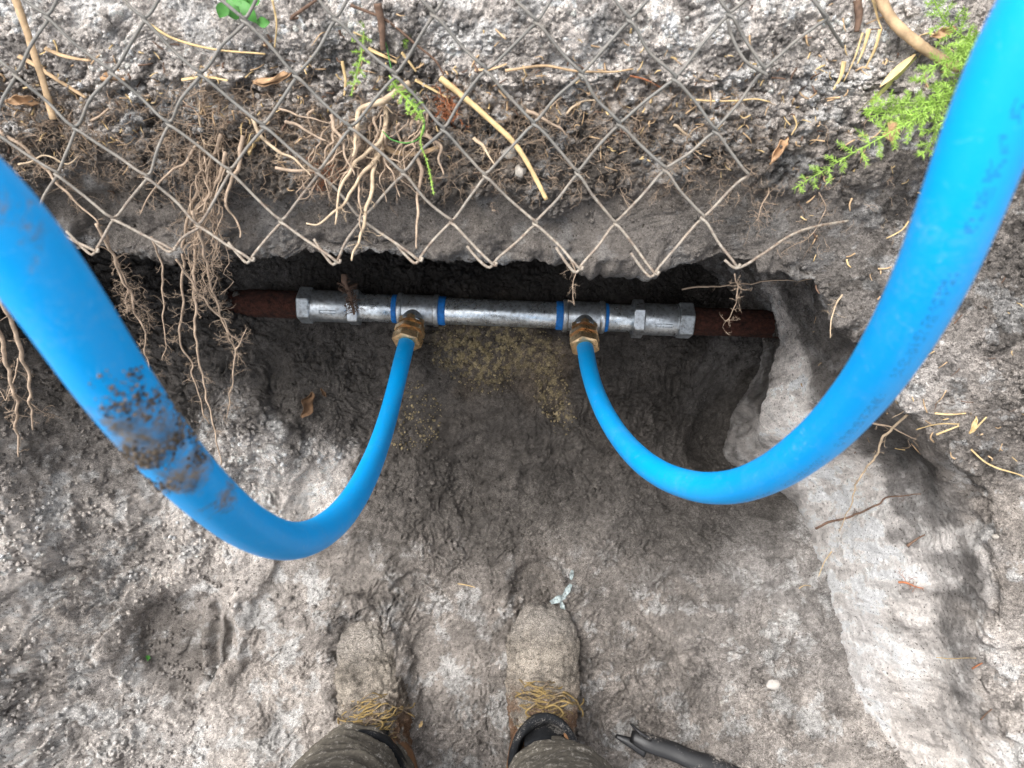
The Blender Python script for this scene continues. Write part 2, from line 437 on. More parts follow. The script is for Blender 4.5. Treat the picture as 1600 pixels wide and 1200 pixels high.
# scoop marks
for (px, py, r, ry, rot, dep) in [(730,740,.075,.07,0,.02),(1120,700,.07,.06,.2,.02),(560,690,.05,.09,-.5,.012),(640,870,.03,.1,.9,.008),(330,900,.03,.07,.3,.012),(180,870,.05,.11,.6,.012),(60,1050,.06,.04,.3,.01),
   (1000,850,.05,.12,-.8,.012),(1180,960,.03,.13,-.9,.012),(1120,1080,.04,.09,-.7,.012),(860,690,.04,.05,0,.01),(430,600,.03,.06,.2,.014),(500,760,.03,.08,-.6,.01),(1180,1080,.02,.08,-.5,.012),(90,1180,.05,.07,.7,.015)]:
    d, u, v = blob(VA, px, py, r, ry=ry, rot=rot); dz -= dep*(1-sstep(.2, 1.1, d)); dz += dep*.35*np.exp(-((d-1.12)/.14)**2)
# heel print with ridges
d, u, v = blob(VA, 285, 1000, .078, ry=.082); k = 1-sstep(.75, 1.0, d)
HK = k; dz = dz*(1-.8*k)-.034*k+.012*np.exp(-((d-1.12)/.09)**2)
ph = np.abs(((u*1.0-.15*v*v)*3.2) % 1-.5); dz += k*sstep(.15, .25, u)*(.016*sstep(.0, .5, ph))
# print in front of the right boot
d, u, v = blob(VA, 835, 925, .045, ry=.05); k = 1-sstep(.7, 1.0, d); dz = dz-.014*k+.008*np.exp(-((d-1.1)/.12)**2)
# shelf-like cracks on the left
for (px, py, r, rot, dep) in [(70,860,.13,-.8,.018),(200,1050,.09,.3,.010),(60,1070,.11,.25,.014),(340,780,.08,.9,.02),(130,1130,.07,-.5,.02),(420,900,.09,1.2,.016),(1150,1030,.11,-.5,.018),(1050,900,.10,-.7,.014),(640,900,.08,.4,.01)]:
    d, u, v = blob(VA, px, py, r, rot=rot)
    vv = v+.25*fbm(VA, 18, 3, 301)
    dz += dep*(sstep(-.03, .05, vv)-.5*sstep(.05, 1.0, vv))*(1-sstep(.5, 1.0, d))
# pale crumbly mound under the left pipe
d, u, v = blob(VA, 400, 700, .085, ry=.07); k = 1-sstep(.3, 1.1, d); dz += k*(.012+.014*clod)
for (tx, ty, bx, by, rr, hh) in [(851,975,850,1150,.060,.012),(566,1000,583,1150,.055,.026)]:
    a_ = PZ(tx, ty, .04); b_ = PZ(bx, by, .04); ab = np.array([b_.x-a_.x, b_.y-a_.y]); q_ = VA[:, :2]-np.array([a_.x, a_.y]); t_ = np.clip(q_@ab/(ab@ab), 0, 1)
    dk = np.linalg.norm(q_-t_[:, None]*ab, axis=1); dz = dz*(1-.6*(dk < rr*.6))+hh*np.exp(-((dk-rr)/.018)**2)*(1+.8*fbm(VA, 22, 3, 66))
VA[:, 2] += dz
# shears sideways for small overhanging clods
VA[:, 0] += .006*fbm(VA, 30, 2, 88); VA[:, 1] += .006*fbm(VA, 30, 2, 89)

def colour(V, pts, sig, seed, tint):
    """blend of soil colours around sample points (world point, albedo rgb)"""
    q = (V+np.c_[fbm(V, 14, 4, seed), fbm(V, 14, 4, seed+1), fbm(V, 14, 4, seed+2)]*.035).astype(np.float32)
    Pp = np.array([p for p, c, s in pts], np.float32); Cc = np.array([c for p, c, s in pts], np.float32); iv = np.array([1/(2*(sig*s)**2) for p, c, s in pts], np.float32)
    out = []
    for i in range(0, len(q), 20000):
        b_ = q[i:i+20000]; d2 = np.maximum((b_**2).sum(1)[:, None]+(Pp**2).sum(1)[None]-2*b_@Pp.T, 0)
        wg = np.exp(-d2*iv)+1e-6/(d2+.01)**2*1e-3; out.append(wg@Cc/wg.sum(1)[:, None])
    return np.concatenate(out).astype(float)
G = lambda v, t=0.0: (v*(1.05+t), v*(.967), v*(.90-t))       # warm grey soil of albedo v
def ptsA(lst):
    return [(tuple(floor_hit(a, b)), G(v, t), s) for a, b, v, t, s in lst]
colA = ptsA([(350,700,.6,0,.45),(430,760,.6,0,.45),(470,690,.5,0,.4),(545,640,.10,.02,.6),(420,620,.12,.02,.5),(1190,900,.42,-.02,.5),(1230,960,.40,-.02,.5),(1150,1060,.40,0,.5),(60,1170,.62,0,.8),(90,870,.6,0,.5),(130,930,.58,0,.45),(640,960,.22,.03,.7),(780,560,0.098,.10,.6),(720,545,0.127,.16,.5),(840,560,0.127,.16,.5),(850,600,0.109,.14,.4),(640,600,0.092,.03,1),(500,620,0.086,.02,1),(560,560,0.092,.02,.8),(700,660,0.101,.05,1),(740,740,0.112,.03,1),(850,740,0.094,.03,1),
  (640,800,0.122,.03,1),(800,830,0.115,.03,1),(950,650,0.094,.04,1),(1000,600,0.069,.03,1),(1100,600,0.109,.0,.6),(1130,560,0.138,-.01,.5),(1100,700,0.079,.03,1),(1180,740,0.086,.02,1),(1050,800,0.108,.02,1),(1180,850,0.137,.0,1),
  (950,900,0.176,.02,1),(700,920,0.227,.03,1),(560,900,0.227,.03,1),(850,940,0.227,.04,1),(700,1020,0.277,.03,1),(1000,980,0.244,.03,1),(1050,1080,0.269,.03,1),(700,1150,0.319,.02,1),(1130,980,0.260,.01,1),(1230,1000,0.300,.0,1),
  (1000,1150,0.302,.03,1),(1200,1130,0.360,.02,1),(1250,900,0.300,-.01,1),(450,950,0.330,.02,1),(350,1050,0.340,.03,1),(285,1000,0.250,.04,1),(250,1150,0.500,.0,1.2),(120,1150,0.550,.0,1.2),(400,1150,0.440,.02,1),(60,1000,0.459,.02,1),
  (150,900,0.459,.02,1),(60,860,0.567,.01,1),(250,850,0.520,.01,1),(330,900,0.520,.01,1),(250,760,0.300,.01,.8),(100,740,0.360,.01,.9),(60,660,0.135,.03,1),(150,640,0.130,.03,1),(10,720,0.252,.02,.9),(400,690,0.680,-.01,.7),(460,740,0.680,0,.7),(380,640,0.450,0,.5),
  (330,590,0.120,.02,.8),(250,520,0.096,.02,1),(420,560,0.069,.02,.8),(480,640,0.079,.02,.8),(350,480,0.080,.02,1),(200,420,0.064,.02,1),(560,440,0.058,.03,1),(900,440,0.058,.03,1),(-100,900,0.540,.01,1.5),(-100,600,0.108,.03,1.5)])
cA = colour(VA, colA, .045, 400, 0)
m1 = fbm(VA, 16, 5, 500, .6); m2 = fbm(VA, 55, 4, 510, .6)
cA *= (1+.26*np.clip(m1, -1, 1)+.26*np.clip(m2, -1, 1))[:, None]; cA *= (1-.3*HK)[:, None]; cA *= (1+.30*np.clip(fbm(VA, 160, 3, 512, .7), -1, 1))[:, None]
# pale dry crusts and damp brown spots
cr1 = sstep(.22, .42, fbm(VA, 22, 5, 520, .65)); lum = cA.mean(1)
cr1 *= sstep(.12, .3, lum); cA = cA*(1-cr1[:, None]*.75)+cr1[:, None]*.75*np.minimum(lum[:, None]*1.7, .62)*np.array([1.01, .99, .96])
cr2 = sstep(.3, .55, fbm(VA, 12, 4, 530, .6)); cA *= (1-.20*cr2)[:, None]
# crevices between clods coloured darker
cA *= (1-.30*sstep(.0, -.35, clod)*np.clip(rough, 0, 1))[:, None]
# yellow grit near the pipe
for (px, py, r) in [(720,540,.05),(800,540,.05),(850,560,.035),(860,610,.028),(760,560,.05),(880,650,.018)]:
    d, _, _ = blob(VA, px, py, r); k = (1-sstep(.4, 1.1, d))*sstep(-.05, .3, fbm(VA, 90, 3, 610, .7)); cA = cA*(1-.75*k[:, None])+.75*k[:, None]*np.array([.36, .29, .16])
cA = np.clip(cA, .02, .70)
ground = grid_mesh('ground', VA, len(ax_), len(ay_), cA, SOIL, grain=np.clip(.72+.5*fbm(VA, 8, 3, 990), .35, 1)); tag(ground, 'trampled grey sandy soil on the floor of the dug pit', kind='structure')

# --- layer B: bank with its overhanging lip and the pit's right wall, one net of stations x rows
def row(*a): return [tuple(P(*q)) if len(q) == 3 else tuple(q[0]) for q in a]
def Wd(x, y, z): return ((x, y, z),)
def bank(px, lip, dy=0.0, dz_=0.0):
    L = P(px, lip, .66); x = L.x
    f = lambda py, D: tuple(P(800+(x/D)*FPX, py, D))
    return [(x, .50+dy, -.10), (x, .53+dy, .10), (x, .535+dy, .28), (x, .47+dy, .46), (x, .365, .545+dz_), (x, .305, .578), tuple(L),
            f(lip-55, .647), f(275, .624), f(130, .59), f(0, .55), (x, .58, .80), (x, 1.0, .86), (x, 2.0, .9), (x, 7.0, 1.0)]
ST = [
 [(-3.0, y, z) for (_, y, z) in bank(100, 360)],
 bank(-500, 350, .05), bank(-100, 350, .03), bank(120, 362), bank(350, 376), bank(600, 390, .02), bank(800, 399, .01), bank(960, 411, -.02), bank(1090, 405, .0),
 # turning into the right wall
 row(Wd(.30,.50,-.1), Wd(.31,.50,.1), Wd(.32,.48,.28), Wd(.33,.42,.42), Wd(.31,.35,.52), Wd(.29,.31,.565), (1225,426,.665), (1235,375,.65), (1250,280,.63), (1275,130,.60), (1300,0,.56), Wd(.36,.60,.80), Wd(.5,1.0,.86), Wd(.9,2.0,.9), Wd(3,7,1)),
 row(Wd(.45,.40,-.1), Wd(.43,.375,.12), Wd(.40,.345,.26), Wd(.375,.315,.40), Wd(.345,.285,.50), Wd(.325,.265,.545), (1296,466,.68), (1320,430,.665), (1385,330,.645), (1470,170,.615), (1560,0,.575), Wd(.65,.60,.78), Wd(1.0,1.0,.84), Wd(2,1.9,.9), Wd(7,6,1)),
 row(Wd(.42,.29,-.1), (1188,640,1.08), (1205,585,1.0), (1262,560,.92), (1330,550,.82), (1345,545,.74), (1350,540,.69), (1385,515,.675), (1470,440,.655), (1580,330,.63), (1690,230,.60), Wd(.8,.35,.74), Wd(1.2,.5,.8), Wd(2.4,1.0,.9), Wd(8,3,1)),
 row(Wd(.41,.20,-.1), (1185,705,1.11), (1200,665,1.0), (1265,650,.93), (1345,640,.84), (1385,625,.76), (1405,605,.70), (1435,590,.685), (1500,550,.67), (1600,480,.655), (1700,420,.63), Wd(.85,.22,.70), Wd(1.3,.25,.76), Wd(2.5,.3,.85), Wd(8,1,1)),
 row(Wd(.50,.12,-.1), (1240,765,1.13), (1285,740,1.04), (1345,725,.95), (1420,705,.86), (1447,695,.77), (1462,680,.72), (1490,670,.705), (1540,640,.695), (1620,600,.68), (1700,560,.66), Wd(.85,.1,.66), Wd(1.3,.1,.72), Wd(2.5,0,.8), Wd(8,0,.9)),
 row(Wd(.52,.03,-.1), (1272,850,1.12), (1310,840,1.03), (1385,820,.92), (1450,800,.86), (1487,790,.815), (1535,770,.765), (1560,760,.75), (1590,745,.74), (1640,730,.725), (1700,710,.70), Wd(.85,-.02,.60), Wd(1.3,-.02,.68), Wd(2.5,-.2,.8), Wd(8,-1,.9)),
 row(Wd(.53,-.08,-.1), (1285,990,1.11), (1320,980,1.03), (1400,970,.93), (1458,960,.88), (1498,950,.832), (1546,940,.78), (1570,935,.765), (1600,930,.755), (1650,920,.74), (1720,910,.72), Wd(.88,-.15,.55), Wd(1.3,-.2,.64), Wd(2.5,-.5,.8), Wd(8,-3,.9)),
 row(Wd(.55,-.2,-.1), (1290,1150,1.11), (1330,1140,1.04), (1410,1130,.95), (1470,1120,.91), (1510,1110,.857), (1556,1100,.82), (1580,1095,.805), (1610,1090,.795), (1660,1080,.78), (1730,1070,.76), Wd(.88,-.3,.5), Wd(1.3,-.45,.6), Wd(2.5,-1,.8), Wd(8,-5,.9)),
 row(Wd(.57,-.42,-.1), Wd(.57,-.42,.08), Wd(.58,-.42,.15), Wd(.59,-.42,.22), Wd(.60,-.42,.26), Wd(.62,-.42,.28), Wd(.64,-.42,.33), Wd(.66,-.42,.34), Wd(.69,-.43,.35), Wd(.73,-.45,.36), Wd(.79,-.47,.38), Wd(.9,-.5,.45), Wd(1.4,-.8,.58), Wd(2.5,-2,.75), Wd(7,-7,.9)),
 row(Wd(.3,-.95,.0), Wd(.3,-.95,.1), Wd(.3,-.96,.18), Wd(.31,-.97,.26), Wd(.32,-.99,.32), Wd(.33,-1.0,.36), Wd(.35,-1.02,.40), Wd(.36,-1.04,.42), Wd(.38,-1.07,.43), Wd(.40,-1.1,.44), Wd(.42,-1.15,.46), Wd(.5,-1.3,.5), Wd(.7,-1.8,.6), Wd(1.2,-3,.75), Wd(3,-9,.9)),
 row(Wd(-.7,-.95,.0), Wd(-.7,-.95,.1), Wd(-.7,-.96,.18), Wd(-.71,-.97,.26), Wd(-.72,-.99,.32), Wd(-.73,-1.0,.36), Wd(-.75,-1.02,.40), Wd(-.76,-1.04,.42), Wd(-.78,-1.07,.43), Wd(-.80,-1.1,.44), Wd(-.82,-1.15,.46), Wd(-.9,-1.3,.5), Wd(-1.1,-1.8,.6), Wd(-1.6,-3,.75), Wd(-4,-9,.9)),
 row(Wd(-1.15,-.3,.0), Wd(-1.15,-.3,.15), Wd(-1.16,-.3,.25), Wd(-1.17,-.3,.35), Wd(-1.18,-.3,.42), Wd(-1.2,-.3,.48), Wd(-1.22,-.3,.52), Wd(-1.24,-.3,.54), Wd(-1.28,-.3,.56), Wd(-1.32,-.3,.57), Wd(-1.38,-.3,.58), Wd(-1.6,-.3,.6), Wd(-2.2,-.5,.65), Wd(-3.5,-1,.75), Wd(-9,-2,.9)),
]
NET = np.array(ST, float)
stp = np.linalg.norm(np.diff(NET[:, 6], axis=0), axis=1); stp = np.r_[0, np.cumsum(np.minimum(stp, 9))]
# dense sampling where the photo looks
sq = []
for i in range(len(stp)-1):
    L = stp[i+1]-stp[i]; L2 = np.linalg.norm(NET[i+1, 9]-NET[i, 9])
    dens = {True: .0015, False: .02}[1 <= i <= 16]
    n = max(4, int(max(L, min(L2, L*2.2))/dens)); sq += list(np.linspace(stp[i], stp[i+1], n, endpoint=False))
sq.append(stp[-1]); sq = np.array(sq)
rp = np.arange(15.)
nr = [14, 60, 60, 60, 45, 45, 50, 75, 100, 95, 70, 40, 20, 12]
rq = np.concatenate([np.linspace(i, i+1, n, endpoint=False) for i, n in enumerate(nr)]+[[14.]])
B1 = cr(NET, stp, sq)                                     # (ns,15,3)
B2 = cr(B1.transpose(1, 0, 2), rp, rq).transpose(1, 0, 2)     # (ns,nt,3)
nu, nv = B2.shape[:2]; VB = B2.reshape(-1, 3).copy()
TT = np.tile(rq, nu); SS = np.repeat(sq, nv)
nB = normals(VB, nu, nv)
nB = nB*np.sign(nB[np.argmin(np.abs(VB-np.array([0, .45, .76])).sum(1))][2])
wp = VB+np.c_[fbm(VB, 9, 3, 103), fbm(VB, 9, 3, 105), fbm(VB, 9, 3, 109)]*.025
bigB = fbm(wp, 8, 4, 111); clodB = billow(wp, 30, 4, 121, .55); fineB = billow(VB, 130, 3, 151, .6)
isr = sstep(stp[9], stp[11], SS)*(1-sstep(stp[16], stp[17], SS))
wall = isr*(1-sstep(5.2, 6.2, TT))                       # scraped smooth sand wall on the right
face = (1-isr)*sstep(5.6, 6.1, TT)*(1-sstep(7.5, 8.3, TT))   # smooth face under the topsoil
top = sstep(7.9, 8.6, TT)
topsoil = (1-isr)*sstep(7.62, 7.92, TT+.55*fbm(VB, 11, 4, 199, .6))*(1-sstep(9.0, 9.5, TT))
inner = (1-sstep(5.2, 6.0, TT))*(1-isr)
amp = .10*wall+.14*face+.34*top+.7*inner; amp = np.maximum(amp, .10)
edge = np.exp(-((TT-6.15)/.5)**2)
far = 1-sstep(10.5, 12.5, TT)*.2
crumbB = billow(wp, 85, 3, 161, .65)
disp = bigB*(.013+.006*edge)*(1-.3*face-.72*wall)+clodB*.0075*amp+crumbB*(.0034*(amp+.05)+.0012*top)+fineB*.0014*(.35+amp)
disp += topsoil*(.008*billow(VB, 60, 3, 171, .6)+.010)+.006*edge*fbm(VB, 60, 3, 183)+.015*fbm(VB, 20, 4, 181)*edge
# eroded steps where white sand ends over the topsoil
stepv = sstep(9.0, 9.12, TT+.25*fbm(VB, 9, 3, 191)); disp += (1-isr)*.006*stepv*(1-sstep(9.3, 10.5, TT))
# scraped grooves on the wall, running roughly down the pit side
gv = VB*np.array([1., 1., .22]); gv2 = VB*np.array([.25, 1., .25])
disp += wall*(.0050*fbm(gv2, 26, 4, 201, .5)+.0012*fbm(gv2, 110, 2, 203))
disp *= far
VB = VB+nB*disp[:, None]
def ptsB(lst, D):
    return None
BB = []
def add(px, py, D, v, t=.0, s=1.0): BB.append((tuple(P(px, py, D)), G(v, t), s))
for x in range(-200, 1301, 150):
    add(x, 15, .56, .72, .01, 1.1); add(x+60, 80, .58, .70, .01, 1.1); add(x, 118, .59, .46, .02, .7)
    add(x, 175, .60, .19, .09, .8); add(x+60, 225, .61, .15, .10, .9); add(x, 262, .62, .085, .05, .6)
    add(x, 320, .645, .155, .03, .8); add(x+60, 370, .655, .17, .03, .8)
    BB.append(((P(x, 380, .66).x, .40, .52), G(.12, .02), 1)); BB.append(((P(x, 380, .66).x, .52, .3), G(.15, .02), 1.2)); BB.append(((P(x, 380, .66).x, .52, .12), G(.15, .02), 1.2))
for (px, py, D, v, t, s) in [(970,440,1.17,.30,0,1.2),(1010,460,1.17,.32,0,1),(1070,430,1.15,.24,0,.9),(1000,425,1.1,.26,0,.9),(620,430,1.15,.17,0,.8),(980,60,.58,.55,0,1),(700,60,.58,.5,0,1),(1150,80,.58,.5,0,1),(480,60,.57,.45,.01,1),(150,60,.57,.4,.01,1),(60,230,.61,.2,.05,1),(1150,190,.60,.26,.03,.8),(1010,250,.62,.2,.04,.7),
   (1350,60,.60,.42,.02,1),(1450,60,.6,.36,.03,1),(1250,170,.61,.38,.01,1),(1250,230,.63,.22,.03,.7),(1300,300,.64,.16,.02,.9),(1380,260,.64,.34,0,.6),(1200,330,.64,.12,.03,.8),(1180,390,.66,.15,.02,.7),(1250,380,.65,.15,.02,.7),
   (1330,380,.66,.15,.02,.7),(1420,330,.65,.20,.02,.8),(1330,440,.67,.20,.02,.7),(1400,500,.68,.18,.02,.8),(1500,500,.67,.24,.02,.8),(1560,420,.66,.20,.03,1),(1420,600,.69,.42,0,.5),(1500,600,.69,.32,.02,.8),(1580,600,.69,.34,.03,.9),
   (1560,700,.71,.25,.03,.9),(1470,660,.71,.24,.04,.5),(1590,800,.74,.26,.04,.8),(1590,900,.75,.25,.04,.8),(1600,1020,.76,.42,.02,1),(1620,1150,.78,.42,.02,1),
   (1230,540,.98,.46,0,.7),(1250,600,.95,.6,-.01,.7),(1220,650,1.0,.6,-.01,.7),(1270,500,.88,.16,.01,.7),(1190,560,1.05,.14,.01,.7),(1300,560,.88,.16,.01,.8),(1330,700,.97,.6,-.01,.7),(1370,700,.92,.17,0,.6),(1430,710,.85,.10,0,.5),(1420,780,.88,.3,-.02,.6),
   (1320,820,1.02,.7,-.02,.8),(1300,900,1.05,.68,-.02,.8),(1360,880,.95,.74,-.03,.8),(1360,1000,.97,.62,-.035,.8),(1340,1060,1.0,.60,-.035,.8),(1430,960,.90,.55,-.01,.8),(1400,1100,.95,.52,.0,.8),(1330,1160,1.04,.5,.01,.8),(1450,1160,.92,.5,0,.8),(1455,860,.87,.45,-.02,.5),
   (1490,800,.82,.22,-.01,.5),(1492,900,.83,.21,-.01,.5),(1500,1000,.84,.26,-.02,.5),(1520,1080,.85,.3,-.02,.5),(1530,900,.79,.55,-.02,.4),(1535,1000,.80,.5,-.02,.4),(1530,820,.78,.30,-.01,.4),(1540,1160,.86,.48,-.01,.5),(1480,1120,.90,.55,-.01,.5)]:
    add(px, py, D, v, t, s)
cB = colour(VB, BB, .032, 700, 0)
m1 = fbm(VB, 20, 5, 800, .6); m2 = fbm(VB, 70, 4, 810, .6); q = 1-.55*np.maximum(wall, face)
cB *= (1+.30*q*np.clip(m1, -1, 1)+.30*q*np.clip(m2, -1, 1))[:, None]; cB *= (1+.30*q*np.clip(fbm(VB, 190, 3, 812, .7), -1, 1))[:, None]
k = sstep(.25, .5, fbm(VB, 26, 5, 820, .65))*q*.75; lum = cB.mean(1)
cB = cB*(1-k[:, None])+k[:, None]*np.minimum(lum[:, None]*1.8, .66)*np.array([1.01, .99, .96])
k = sstep(.28, .5, fbm(VB, 30, 4, 830, .6))*q*.55; cB *= (1-k)[:, None]
# smear streaks in the scraped wall
k = wall*fbm(gv2, 38, 4, 840, .6); cB *= (1+.40*np.clip(k, -1, 1))[:, None]
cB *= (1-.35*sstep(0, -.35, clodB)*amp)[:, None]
cB *= (1+.22*wall*sstep(.28, .4, cB.mean(1)))[:, None]; cB = np.clip(cB, .018, .78); print('verts', len(VA), len(VB))
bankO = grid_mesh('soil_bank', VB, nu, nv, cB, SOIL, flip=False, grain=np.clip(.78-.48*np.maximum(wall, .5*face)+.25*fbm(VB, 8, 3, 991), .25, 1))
tag(bankO, 'undercut bank of grey sand and dark topsoil around the pit', kind='structure')

bpy.context.view_layer.update()
dg = bpy.context.evaluated_depsgraph_get()
BV = [BVHTree.FromObject(ground, dg), BVHTree.FromObject(bankO, dg)]
CAMP = Vector((0, 0, CAMZ))
def cast(o, d):
    best = None
    for b in BV:
        h = b.ray_cast(o, d)
        if h[0] is not None and (best is None or h[3] < best[3]): best = h
    return best
def hit(px, py, lift=0.0):
    h = cast(CAMP, ray(px, py).normalized())
    n = h[1] if h[1].dot(CAMP-h[0]) > 0 else -h[1]
    return h[0]+n*lift, n
def depth(p):  # camera-plane distance of a world point
    v = p-CAMP; return v.y*st-v.z*ct

# ------------------------------------------------------------------ crumbs and fine debris on the soil
ICO = []
for k in range(6):
    t = (1+5**.5)/2
    vs = np.array([(-1,t,0),(1,t,0),(-1,-t,0),(1,-t,0),(0,-1,t),(0,1,t),(0,-1,-t),(0,1,-t),(t,0,-1),(t,0,1),(-t,0,-1),(-t,0,1)])/1.9
    ICO.append(vs*(1+rng.uniform(-.32, .32, (12, 1))))
IF = np.array([(0,11,5),(0,5,1),(0,1,7),(0,7,10),(0,10,11),(1,5,9),(5,11,4),(11,10,2),(10,7,6),(7,1,8),(3,9,4),(3,4,2),(3,2,6),(3,6,8),(3,8,9),(4,9,5),(2,4,11),(6,2,10),(8,6,7),(9,8,1)])
def crumbs(name, V, C, idx, rmin, rmax, label, power=4., tint=None):
    vv, ff, cc = [], [], []; b = 0
    for j in idx:
        r = rmin+(rmax-rmin)*random.random()**power
        A = np.array(Euler((random.random()*6, random.random()*6, random.random()*6)).to_matrix())
        vs = (ICO[random.randrange(6)]*np.array([1, 1, random.uniform(.6, 1)]))@A.T*r+V[j]+np.array([0, 0, r*.25])
        vv.append(vs); ff.append(IF+b); b += 12
        c = C[j]*random.uniform(.8, 1.15) if tint is None else np.array(tint)*random.uniform(.5, 1.3)
        cc.append(np.tile(np.clip(c, .02, .7), (12, 1)))
    vv = np.concatenate(vv); ff = np.concatenate(ff); cc = np.concatenate(cc)
    me = bpy.data.meshes.new(name); me.from_pydata(vv.tolist(), [], ff.tolist()); me.update()
    ca = me.color_attributes.new('Col', 'FLOAT_COLOR', 'POINT'); ca.data.foreach_set('color', np.c_[cc, np.ones(len(cc))].astype(np.float32).ravel())
    me.polygons.foreach_set('use_smooth', [True]*len(me.polygons))
    o = bpy.data.objects.new(name, me); COL.objects.link(o); me.materials.append(SOIL)
    return tag(o, label, 'soil crumbs', kind='stuff')
inA = np.where((VA[:, 0] > -.9) & (VA[:, 0] < .6) & (VA[:, 1] > -.4) & (VA[:, 1] < .55))[0]
wA = np.clip(fbm(VA[inA], 6, 3, 900)+.35, .03, 1)*np.clip(.4+cA[inA].mean(1)*2, 0, 1)**1.5; wA /= wA.sum()
crumbs('loose_soil_crumbs', VA, cA, rng.choice(inA, 24000, p=wA), .0007, .0048, 'loose crumbs of grey soil strewn over the pit floor', 3.2)
inB = np.where((TT > 6) & (TT < 11) & (SS > stp[1]) & (SS < stp[17]))[0]
wB = np.clip(fbm(VB[inB], 7, 3, 910)+.4, .03, 1)*(.15+top[inB]); wB /= wB.sum()
crumbs('loose_bank_crumbs', VB, cB, rng.choice(inB, 22000, p=wB), .0005, .0034, 'loose crumbs of sand lying on the bank', 3.2)
dd = np.full(len(VA), 9.)
for (px, py, r) in [(720,545,.045),(800,545,.045),(850,560,.035),(865,620,.03),(760,560,.05),(880,660,.02),(640,650,.05)]:
    dd = np.minimum(dd, blob(VA, px, py, r)[0])
gi = np.where(dd < 1.1)[0]
crumbs('yellow_grit', VA, cA, rng.choice(gi, 1100), .0008, .0028, 'yellow brown grit spilled under the steel pipe', 2., (.36, .29, .17))

# ------------------------------------------------------------------ steel pipe line
YV = math.radians(0)
A0, A1 = P(370, 476, 1.075), P(1215, 511, 1.06)
D0 = 1.075
PL = P(480, 477, D0); PR = P(1069, 501, D0)
axd = (PR-PL).normalized(); PXM = (PR-PL).length/(1069-480)
def along(px): return PL+axd*((px-480)*PXM)
mm = PXM                                        # metres per photo pixel at the pipe
line = E('water_pipe_line', along(780), label='galvanised steel water pipe with two tees running under the bank', cat='pipe')
def seg(name, x0, x1, prof, mat, parent=line, hexa=None, sides=48, **k):
    return lathe(MB(), along(x0), axd, prof, sides, hexa).build(name, mat, parent, smooth=False if hexa else True, **k)
def smooth_by_angle(o, deg=30):
    me = o.data
    me.polygons.foreach_set('use_smooth', [True]*len(me.polygons))
    me.set_sharp_from_angle(angle=math.radians(deg)); return o
def cyl(name, x0, x1, r, mat, parent=line, bev=1.2, sides=56, **k):
    L = (x1-x0)*mm; b = bev*mm
    o = lathe(MB(), along(x0), axd, [(0, r-b), (b*.3, r-b*.4), (b, r), (L-b, r), (L-b*.3, r-b*.4), (L, r-b)], sides).build(name, mat, parent, **k)
    return smooth_by_angle(o, 40)
def hexnut(name, x0, x1, r, mat, parent, ph=0.25):
    L = (x1-x0)*mm; b = 2*mm; h = (ph, r*1.125); h2 = (ph, r*1.06)
    o = lathe(MB(), along(x0), axd, [(0, r*.96), (b*.8, r), (L-b*.8, r), (L, r*.96)], 72, [h2, h, h, h2]).build(name, mat, parent)
    return smooth_by_angle(o, 25)
rp_ = 20.6*mm
def rusty(name, x0, x1):
    pts = [along(x0+(x1-x0)*i/40) for i in range(41)]
    mb = MB(); pts = np.array([tuple(p) for p in pts]); tube(mb, pts, [21.5*mm*(1+.03*noise(np.array([[i*.31, 0, x0*.1]]), 1, 4)[0]) for i in range(41)], 40, rj=.07)
    return mb.build(name, RUST, line, label='rusty old iron pipe')
rusty('iron_pipe', 300, 474); rusty('iron_pipe', 1076, 1260)
for xe in (352, 1228):
    c_ = along(xe); vv, ff = [], []
    for b_ in range(260):
        a_ = random.random()*6.283; u_ = Vector((0, math.cos(a_), math.sin(a_))); q_ = c_+u_*(.021+abs(random.gauss(0, .009)))+axd*random.gauss(0, .012)
        vv.append(ICO[b_ % 6]*(.0015+.006*random.random()**2)+np.array(q_)); ff.append(IF+12*b_)
    mo = MB().add(np.concatenate(vv), np.concatenate(ff)).build('soil_clods', SOIL, label='dark soil crumbled round the %s end of the rusty pipe' % ('left' if xe < 800 else 'right'), cat='soil crumbs', kind='stuff')
    ca = mo.data.color_attributes.new('Col', 'FLOAT_COLOR', 'POINT'); ca.data.foreach_set('color', np.tile(np.array([.10, .09, .08, 1.]), (12*260, 1)).astype(np.float32).ravel())
cp = cyl('coupling', 488, 548, 24.5*mm, GALV2); hexnut('hex_nut', 470, 489.5, 25.5*mm, GALV3, cp); hexnut('hex_nut', 546, 563, 25.5*mm, GALV2, cp, .1)
mb = MB(); lathe(mb, along(489.5), axd, [(0, 25.2*mm), (1.5*mm, 25.2*mm)], 48); mb.build('rim', GALV2, cp)
cyl('nipple', 560, 618, 21.5*mm, GALV)
cyl('thread_sealant', 613, 623, 22.3*mm, SEAL, bev=2.2)
def tee(x0, x1):
    xm = (x0+x1)/2; w2 = (x1-x0)
    t = cyl('tee', x0+6, x1-6, 23.2*mm, GALV2)
    for a in (x0, x1-8): cyl('tee_rim', a, a+8, 25.4*mm, GALV2, t, bev=1.6)
    return t
t1 = tee(622, 686); cyl('thread_sealant', 684, 697, 22.6*mm, SEAL, bev=2.5)
cyl('centre_pipe', 694, 872, rp_, GALV)
cyl('thread_sealant', 868, 881, 22.4*mm, SEAL, bev=2.5); t2 = tee(879, 944); cyl('thread_sealant', 940, 950, 22.4*mm, SEAL, bev=2.2)
cyl('nipple', 948, 990, 21.3*mm, GALV)
cp2 = cyl('coupling', 1002, 1059, 24.8*mm, GALV2); hexnut('hex_nut', 987, 1004, 27*mm, GALV2, cp2, .4); hexnut('hex_nut', 1058, 1080, 25.5*mm, GALV3, cp2, .15)
